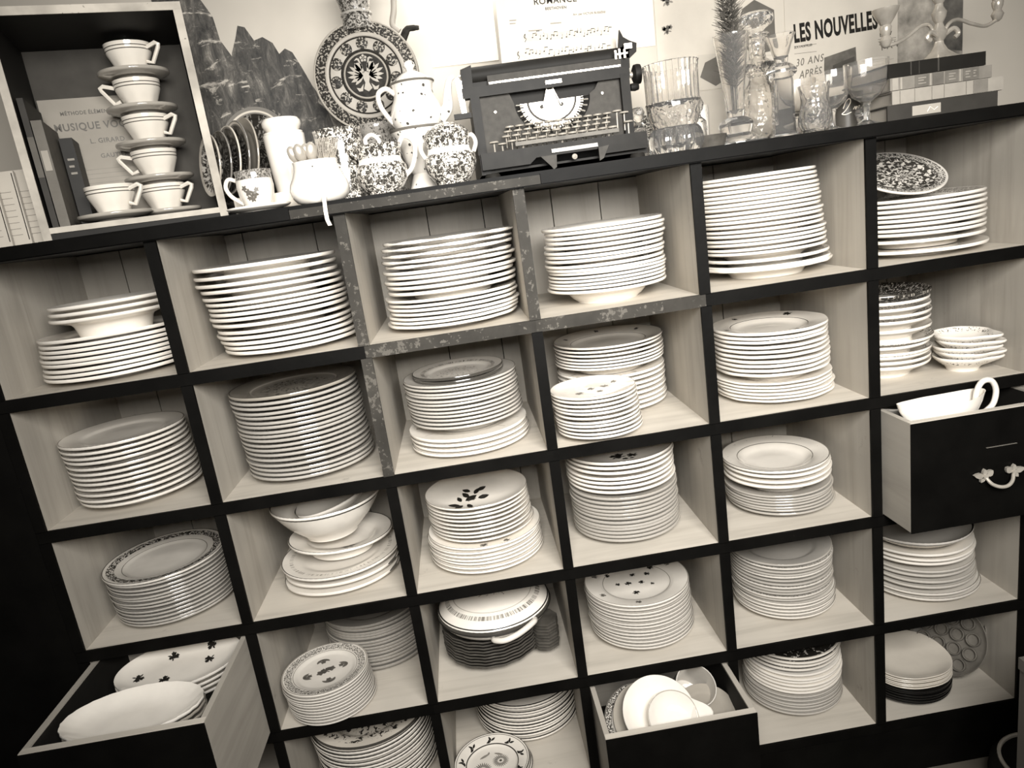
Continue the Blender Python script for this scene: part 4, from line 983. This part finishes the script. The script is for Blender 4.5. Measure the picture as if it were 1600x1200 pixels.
part('maker_plate', MB().box(-.008, .024, .0845, .086, .164, .171), M['silver'], tw, smooth=False)
# keys in four rows
KEY = plain('key_top', .16, .3)
keyc = MB().lathe([(0, .0), (.0080, .0), (.0086, .0012), (.0082, .0030), (.0070, .0036), (0, .0032)], 18).mesh('key', True)
keyr = MB().lathe([(.0074, .0036), (.0084, .0032), (.0091, .0018), (.0087, .0004), (.0078, .0004)], 18).mesh('key_ring', True)
for rw, (yk, zk, n, xo) in enumerate(((.028, .062, 11, -.094), (.045, .073, 11, -.102), (.062, .083, 11, -.096), (.079, .093, 11, -.090))):
    for i in range(n):
        x = xo + i * .0195
        kk = link('key', keyc, KEY, tw, (x, yk, zk))
        link('key_ring', keyr, M['chrome'], kk)
        part('key_stem', MB().tube([(0, 0, 0), (0, .004, -.018), (0, .02, -.024)], .0013, 5), M['chrome'], kk)
for (x, yk, zk) in ((-.128, .030, .064), (.128, .036, .086), (.133, .030, .068), (.118, .052, .092), (-.112, .040, .060)):
    kk = link('key', keyc, M['enamel'], tw, (x, yk, zk)); link('key_ring', keyr, M['chrome'], kk)
    part('key_stem', MB().tube([(0, 0, 0), (0, .004, -.03)], .0015, 5), M['chrome'], kk)
part('space_bar', MB().box(-.090, .108, .006, .016, .052, .059), plain('space_bar', .10, .5, vary=.3), tw, smooth=False)
for x in (-.075, -.0, .09): part('bar_arm', MB().tube([(x, .012, .054), (x, .03, .03)], .002, 5), M['chrome'], tw)
part('lock_plate', MB().box(-.026, .062, -.008, -.0045, .030, .037), M['greyware'], tw, smooth=False)
part('stand_bracket', MB().prism([(-.048, .026), (-.018, .026), (-.020, .004), (-.026, .0), (-.030, .006)], -.012, -.005), PN, tw, smooth=False)
part('stand_bracket', MB().prism([(.062, .028), (.082, .030), (.070, .008), (.062, .004)], -.012, -.005), PN, tw, smooth=False)
part('bell', MB().lathe([(.0055, 0), (.005, -.004), (0, -.006)], 14, c=(.016, -.006, .018), axis='y'), M['silver'], tw)
# carriage
part('carriage_rail', MB().box(-.150, .160, .118, .150, .180, .190), E_, tw, smooth=False)
part('paper_rest', MB().box(-.118, .150, .108, .112, .180, .198), PN, tw, smooth=False)
part('scale_bar', MB().box(-.116, .148, .1065, .108, .182, .1855), M['silver'], tw, smooth=False)
part('platen', MB().lathe([(.0, -.165), (.014, -.165), (.0175, -.162), (.0175, .162), (.014, .165), (0, .165)], 28, c=(0, .140, .205), axis='x'), M['rubber'], tw)
for sx_ in (-1, 1):
    part('carriage_end', MB().prism([(sx_ * .158 - .010, .178), (sx_ * .158 + .010, .178), (sx_ * .158 + .012, .222), (sx_ * .158 - .010, .216)][::-1], .112, .165), E_, tw, smooth=False)
part('platen_knob', MB().lathe([(0, .178), (.010, .178), (.0185, .182), (.0195, .188), (.0185, .194), (.010, .196), (0, .196)], 28, c=(0, .138, .168), axis='x'), M['rubber'], tw)
part('knob_shaft', MB().lathe([(.006, .160), (.006, .180)], 14, c=(0, .138, .168), axis='x'), M['chrome'], tw)
part('small_knob', MB().lathe([(0, .168), (.007, .168), (.008, .176), (.006, .184), (0, .184)], 16, c=(0, .12, .142), axis='x'), M['rubber'], tw)
part('release_lever', MB().prism([(.146, .200), (.150, .226), (.154, .250), (.160, .236), (.172, .228), (.186, .222), (.184, .206), (.170, .196)][::-1], .112, .120), E_, tw, smooth=False)
for x, h in ((.140, .016), (.148, .018), (.158, .016)): part('margin_stop', MB().box(x - .002, x + .002, .104, .108, .196, .196 + h), M['chrome'], tw, smooth=False)
part('margin_stop', MB().box(.158, .174, .103, .1045, .212, .222).box(.138, .164, .103, .106, .203, .206), M['chrome'], tw, smooth=False)
part('return_lever', MB().prism([(-.178, .130), (-.168, .130), (-.170, .190), (-.176, .200), (-.182, .196)][::-1], .088, .094), M['silver'], tw, smooth=False)
part('lever_grip', MB().box(-.194, -.160, .082, .092, .122, .132), E_, tw, smooth=False)
part('left_knob', MB().lathe([(0, -.176), (.014, -.176), (.016, -.168), (.014, -.160), (0, -.160)], 20, c=(0, .138, .196), axis='x'), M['silver'], tw)

# sheet of music in the carriage
sm = thing('sheet_music', 'sheet of printed music for a Romance standing in the typewriter', 'sheet music', (1.158, .166, 1.700), (-.17, .045, 0))
part('sheet', MB().box(-.122, .114, 0, .0008, -.02, .190), M['paper'], sm, smooth=False)
lettering('ROMANCE', .017, M['ink'], sm, (-.002, -.0003, .114), align='CENTER', bold=.0001, spacing=1.1)
lettering('BEETHOVEN', .0075, M['ink'], sm, (-.002, -.0003, .102), align='CENTER', spacing=1.05)
lettering('Arr. par VICTOR BUSSIÈRE', .0058, M['midink'], sm, (.098, -.0003, .087), align='RIGHT')
for x0, x1, zz in ((-.098, -.084, .086), (-.098, -.086, .080), (-.016, .006, .074), (-.062, -.034, .063)): part('print_line', MB().box(x0, x1, -.0004, 0, zz, zz + .0022), M['paleink'], sm, smooth=False)
for zz, x0 in ((.045, -.075), (.012, -.092)):
    mb = MB()
    for k_ in range(5): mb.box(x0, .104, -.0003, 0, zz + k_ * .0028, zz + k_ * .0028 + .0003)
    part('stave', mb, M['paleink'], sm, smooth=False)
    mb = MB(); rn = random.Random(int(zz * 1000))
    mb.tube(curve([(x0 + .004, -.0004, zz - .002), (x0 + .007, -.0004, zz + .004), (x0 + .003, -.0004, zz + .008), (x0 + .006, -.0004, zz + .014), (x0 + .004, -.0004, zz + .004)], 4), .0005, 5)
    x = x0 + .02; c_ = 0
    while x < .100:
        z = zz + rn.randint(0, 7) * .0014
        mb.prism([(x + .0015 * cos(t), z + .0011 * sin(t)) for t in [i * PI / 4 for i in range(8)]][::-1], -.0006, -.0002)
        mb.box(x + .0012, x + .0016, -.0006, -.0002, z, z + .008)
        if c_ % 5 in (0, 1): mb.box(x + .0012, x + .0080, -.0006, -.0002, z + .0072, z + .0084)
        x += rn.choice((.0066, .0075, .0095)); c_ += 1
    part('notes', mb, M['ink'], sm, smooth=False)

# ================================================================ glassware
GL, CG = M['glass'], M['cutglass']
def flute(n, amp): return lambda a, r: 1 + amp * cos(n * a)
v = thing('glass_vase', 'large fluted pressed-glass vase with a diamond-cut waist', 'vase', (1.352, .085, TOP))
part('base', MB().lathe([(0, .003), (.034, .0), (.044, .003), (.051, .016), (.052, .028), (.047, .044), (.042, .050), (.036, .046), (.030, .02), (0, .016)], 84, flute(14, .06)), GL, v)
part('waist', MB().lathe([(.042, .050), (.046, .056), (.051, .075), (.0525, .096), (.0495, .096), (.047, .075), (.042, .058), (.036, .046)], 72), CG, v)
part('bowl', MB().lathe([(.0525, .096), (.050, .10), (.0505, .14), (.052, .166), (.0535, .168), (.0500, .168), (.0475, .14), (.047, .10), (.0495, .096)], 112, flute(28, .028)), GL, v)
v = thing('flute_vase', 'tall footed glass flute vase holding dried grass', 'vase', (1.492, .125, TOP))
part('foot', MB().lathe([(0, .004), (.050, .0), (.060, .002), (.060, .006), (.045, .012), (.030, .024), (.033, .034), (.034, .044), (.028, .052), (.018, .056), (.016, .052), (0, .05)], 48), GL, v)
part('trumpet', MB().lathe([(.016, .056), (.018, .07), (.021, .11), (.026, .15), (.031, .19), (.034, .212), (.032, .212), (.0285, .19), (.0235, .15), (.018, .11), (.0145, .07), (0, .062)], 48, flute(9, .02)), GL, v)
def plume(loc, h, lean, lab, seed):
    r_ = random.Random(seed); mb = MB()
    mb.tube([(0, 0, 0), (lean[0] * .4, lean[1] * .4, h * .5), (lean[0], lean[1], h)], [.0016, .0014, .0006], 5)
    for i in range(420):
        t = .16 + .84 * r_.random(); p = Vector((lean[0] * t, lean[1] * t, h * t))
        a = r_.uniform(0, 2 * PI); L = r_.uniform(.014, .034) * (1.2 - .5 * t); up_ = r_.uniform(.5, 1.3)
        d = Vector((cos(a), sin(a), up_)).normalized(); sd = d.cross(Vector((sin(a), -cos(a), .3))).normalized() * .0009
        q = p + d * L
        mb.add([p - sd, p + sd, q + sd * .3 + Vector((0, 0, -.002)), q - sd * .3 + Vector((0, 0, -.002))], [(0, 1, 2, 3)])
    solo('dried_plume', mb, plain('dry_grass%d' % seed, (.06, .16, .04)[seed % 3], .8, vary=.5, scale=200), lab, 'dried grass', loc, group='dried grass in the flute vase', smooth=False)
plume((1.488, .125, TOP + .07), .30, (-.012, 0), 'dark feathery grass plume leaning left in the flute vase', 3)
plume((1.496, .122, TOP + .07), .31, (.014, .004), 'pale grass plume at the right in the flute vase', 4)
plume((1.492, .130, TOP + .07), .33, (.001, .01), 'darkest grass plume at the centre of the flute vase', 5)
plume((1.492, .120, TOP + .07), .24, (.004, -.006), 'short grass plume at the front of the flute vase', 6)
v = thing('decanter', 'cut-glass decanter with a flat mushroom stopper', 'decanter', (1.592, .235, TOP))
part('body', MB().lathe([(0, .006), (.030, .0), (.036, .003), (.0365, .10), (.035, .112), (.022, .128), (.018, .140), (.033, .160), (.034, .166), (.018, .176), (.016, .20), (.019, .216), (.026, .222), (.026, .226), (.013, .226), (.012, .18), (.014, .14), (.03, .10), (.03, .012), (0, .012)], 56, flute(12, .012)), CG, v)
part('stopper', MB().lathe([(.010, .20), (.012, .228), (.020, .236), (.034, .244), (.037, .252), (.035, .262), (.026, .268), (0, .270)], 48, flute(16, .02)), CG, v)
v = thing('column_vase', 'square-stemmed glass vase with a flared mouth, beside the decanter', 'vase', (1.583, .105, TOP))
part('stem', MB().lathe([(0, .004), (.030, .0), (.031, .004), (.024, .012), (.0225, .11), (.020, .116), (0, .118)], 4, lambda a, r: 1.15), GL, v, rot=(0, 0, .5))
part('knop', MB().lathe([(.014, .112), (.022, .116), (.029, .124), (.029, .130), (.020, .140), (.012, .144)], 44), GL, v)
part('mouth', MB().lathe([(.012, .143), (.014, .155), (.020, .175), (.028, .194), (.0285, .196), (.0265, .196), (.018, .176), (.012, .156), (0, .15)], 44), GL, v)
v = thing('cut_tumbler', 'small thistle-shaped cut-glass tumbler at the front', 'glass', (1.618, .045, TOP))
part('bowl', MB().lathe([(0, .004), (.016, .0), (.022, .003), (.0305, .018), (.031, .030), (.027, .046), (.0245, .060), (.026, .078), (.029, .090), (.0275, .090), (.0245, .078), (.0225, .06), (.025, .044), (.027, .028), (.018, .010), (0, .010)], 56, flute(14, .02)), CG, v)
def goblet(loc, s, lab):
    v = thing('goblet', lab, 'glass', loc, group='stemmed glasses at the right')
    p_ = [(0, .002), (.030, .0), (.031, .002), (.016, .007), (.006, .012), (.0055, .034), (.008, .044), (.012, .048), (.026, .058), (.037, .078), (.0405, .10), (.041, .122), (.0398, .122), (.039, .10), (.0355, .08), (.025, .061), (.010, .052), (0, .050)]
    part('bowl', MB().lathe([(r * s, z * s) for r, z in p_], 48, lambda a, r: 1 + (.012 * cos(10 * a) if .01 < r < .03 else 0)), M['etched'] if s < .95 else GL, v)
goblet((1.740, .075, TOP), 1.0, 'largest stemmed goblet, standing in front of the books')
goblet((1.688, .110, TOP), .95, 'stemmed goblet second from the books, beside the tumbler')
goblet((1.645, .175, TOP), .93, 'frosted stemmed goblet behind the cut tumbler')
dg = thing('dark_beaker', 'dark grey beaker with white handwriting behind the goblets', 'beaker', (1.747, .165, TOP))
part('body', MB().lathe([(0, .003), (.028, .0), (.031, .003), (.0325, .07), (.031, .07), (.029, .01), (0, .008)], 40), plain('beaker_grey', .05, .3), dg)
scr = []
for pts in ([(-.020, .044), (-.016, .056), (-.010, .062), (-.007, .056), (-.012, .046), (-.018, .038), (-.022, .034), (-.016, .032), (-.006, .035)], [(-.002, .040), (.002, .045), (.003, .039), (.006, .045), (.009, .040), (.012, .046), (.016, .041)]):
    scr.append(curve([(x, -math.sqrt(max(0, .0327 ** 2 - x * x)) - .0003, z) for x, z in pts], 5))
mb = MB()
for c_ in scr: mb.tube(c_, .0009, 5)
part('handwriting', mb, M['whiteink'], dg)
# small things behind the big vase
solo('lace_jar', MB().lathe([(0, .002), (.030, 0), (.034, .004), (.036, .09), (.035, .10), (.032, .10), (.031, .01), (0, .008)], 40, flute(20, .01)), deco('lace_white', .70, all_over=(90, .60, .3, [])), 'white lace-textured jar between the two glass vases', 'jar', (1.452, .27, TOP))
tag(link('printed_saucer', plate_mesh(.055, .012, .006, 'flat', name='printed_saucer'), deco('speckle', .66, [(.030, .024, .05, (10, 200, .48))]), None, (1.315, .255, TOP + .050), tilt(-.1, -.9, .4)), 'dark-speckled white saucer propped between typewriter and glass vase', 'saucer')
for x, y, lab in ((1.306, .18, 'small faceted glass stopper left of the big vase'), (1.425, .16, 'small faceted glass stopper right of the big vase')):
    solo('perfume_bottle', MB().lathe([(0, 0), (.016, 0), (.018, .004), (.018, .06), (.008, .07), (.007, .076), (.013, .084), (.015, .096), (.010, .106), (0, .108)], 10), CG, lab.replace('stopper', 'perfume bottle'), 'bottle', (x, y, TOP))
solo('woven_dish', MB().lathe([(0, .002), (.028, 0), (.033, .018), (.035, .026), (.033, .026), (.028, .006), (0, .006)], 30, flute(18, .02)), M['darkware'], 'small dark woven dish right of the big vase', 'dish', (1.425, .10, TOP))

# ================================================================ books and candelabra
YB = .045
def flat_book(label, x0, x1, z0, z1, cover, y0=YB, depth=.16, bands=(), lab_=None, rz=0.0):
    t = thing('book', label, 'book', (x0, y0, z0), (0, 0, rz), 'books stacked flat under the candelabra')
    L, h = x1 - x0, z1 - z0
    part('cover', MB().box(0, L, 0, depth, 0, .003).box(0, L, 0, depth, h - .003, h).box(0, L, -.004, .0, .0005, h - .0005), cover, t, smooth=False)
    part('pages', MB().box(.004, L - .004, .0, depth - .004, .003, h - .003), M['oldpaper'], t, smooth=False)
    for x, w, m in bands: part('spine_band', MB().box(x, x + w, -.0048, -.004, .001, h - .001), m, t, smooth=False)
    return t
c1 = plain('book_dark', .045, .5); c2 = plain('book_grey', .11, .6, vary=.2); c3 = plain('book_pale', .25, .7, vary=.1); c4 = plain('book_tan', .16, .6, vary=.15)
b = flat_book('dark thick book with a paper label, lowest of the four stacked books', 1.762, 1.988, TOP, TOP + .031, plain('book_low', .03, .6))
quad('paper_label', .050, .108, .006, .024, -.0052, .0012, M['oldpaper'], b)
part('label_stroke', MB().tube([(.080, -.0056, .010), (.086, -.0056, .019), (.094, -.0056, .012), (.102, -.0056, .017)], .0008, 5), M['whiteink'], b)
b = flat_book('pale cloth book, second from bottom of the four stacked books', 1.772, 1.999, TOP + .031, TOP + .057, c3, bands=[(x, .001, c4) for x in (.015, .045, .08, .105, .150)] + [(.165, .03, c4)])
b = flat_book('tan book with banded spine, third from bottom of the stacked books', 1.768, 1.975, TOP + .057, TOP + .081, c4, bands=[(.004, .012, c3), (.020, .004, c3), (.050, .028, c2), (.080, .003, c3), (.086, .022, c2), (.112, .026, c2), (.140, .003, c3), (.148, .032, c2)])
for x, w in ((.056, .016), (.118, .014), (.152, .010), (.168, .006)):
    for zz in (.006, .0115, .016): quad('gilt_mark', x, x + w * (1 if zz != .0115 else .7), zz, zz + .002, -.0054, .0004, M['paleink'], b)
b = flat_book('black leather book, topmost of the four stacked books', 1.764, 1.962, TOP + .081, TOP + .107, plain('book_black', .012, .35), bands=[(.045, .002, c1), (.062, .001, c1), (.100, .003, c1)])
flat_book('dark book standing half hidden behind the largest goblet', 1.775, 1.80, TOP, TOP + .052, plain('book_hid', .04, .6), .215, .10)
SV = M['silver']
cd = thing('candelabra', 'silvered two-armed candelabra standing on the stacked books', 'candelabra', (1.925, .125, TOP + .107))
part('foot', MB().lathe([(0, 0), (.040, 0), (.042, .003), (.030, .010), (.016, .022), (.009, .034), (.008, .040)], 40, flute(8, .04)), SV, cd)
part('stem', MB().lathe([(.008, .040), (.012, .046), (.016, .056), (.010, .066), (.007, .074), (.012, .084), (.014, .094), (.008, .104), (.007, .112)], 32), SV, cd)
def arm(s, pts):
    part('arm', MB().tube(curve(pts, 8), .0036, 10), SV, cd)
    x, y, z = pts[-1]
    part('drip_cup', MB().lathe([(.003, -.004), (.008, .0), (.012, .010), (.007, .018), (.010, .026), (.011, .034), (.009, .038), (.018, .052), (.024, .064), (.025, .068), (.012, .066), (0, .060)], 28, c=(x, y, z)), SV, cd)
arm(-1, [(-.008, 0, .050), (-.020, 0, .072), (-.045, -.01, .072), (-.078, -.02, .055), (-.108, -.03, .044), (-.135, -.036, .040)])
arm(1, [(.008, 0, .052), (.022, 0, .072), (.048, .01, .078), (.085, .02, .068), (.122, .03, .062), (.152, .036, .072)])
part('leaf_scroll', MB().tube(curve([(-.006, -.006, .050), (-.024, -.010, .058), (-.032, -.010, .048), (-.024, -.010, .042)], 5), .0045, 8), SV, cd)
part('leaf_scroll', MB().tube(curve([(.006, -.006, .050), (.024, -.010, .060), (.034, -.010, .050), (.026, -.010, .042)], 5), .0045, 8), SV, cd)
part('candle_cup', MB().lathe([(.007, .110), (.012, .118), (.018, .136), (.026, .150), (.027, .154), (.014, .152), (0, .148)], 32), SV, cd)
gp = solo('glass_stopper', MB().lathe([(0, 0), (.009, 0), (.010, .004), (.007, .012), (.010, .02), (.013, .03), (.008, .042), (0, .044)], 10), CG, 'small clear glass stopper standing at the left end of the books', 'stopper', (1.752, .115, TOP))

# ================================================================ floor, right of the cabinet
pot = thing('black_pot', 'black pot with a pale ring rim on the floor by the cabinet', 'pot', (1.985, -.150, 0))
part('body', MB().lathe([(0, .002), (.07, 0), (.098, .02), (.108, .06), (.104, .09), (.092, .104), (.084, .104), (.084, .06), (.06, .02), (0, .012)], 44), M['inside'], pot)
part('rim', MB().lathe([(.083, .103), (.0835, .108), (.087, .110), (.0905, .108), (.091, .103), (.087, .101)], 44, closed=True), plain('pale_enamel', .42, .4), pot)
stool = thing('stool', 'grey wooden stool, only a leg showing at the lower right edge', 'stool', (1.976, -.39, 0))
sw = wood('grey_stool_wood', .11, 'z')
part('seat', MB().box(-.145, .145, -.145, .145, .44, .465), sw, stool, smooth=False)
for sx_ in (-1, 1):
    for sy_ in (-1, 1): part('leg', MB().box(sx_ * .125 - .018, sx_ * .125 + .018, sy_ * .125 - .018, sy_ * .125 + .018, 0, .44), sw, stool, smooth=False)
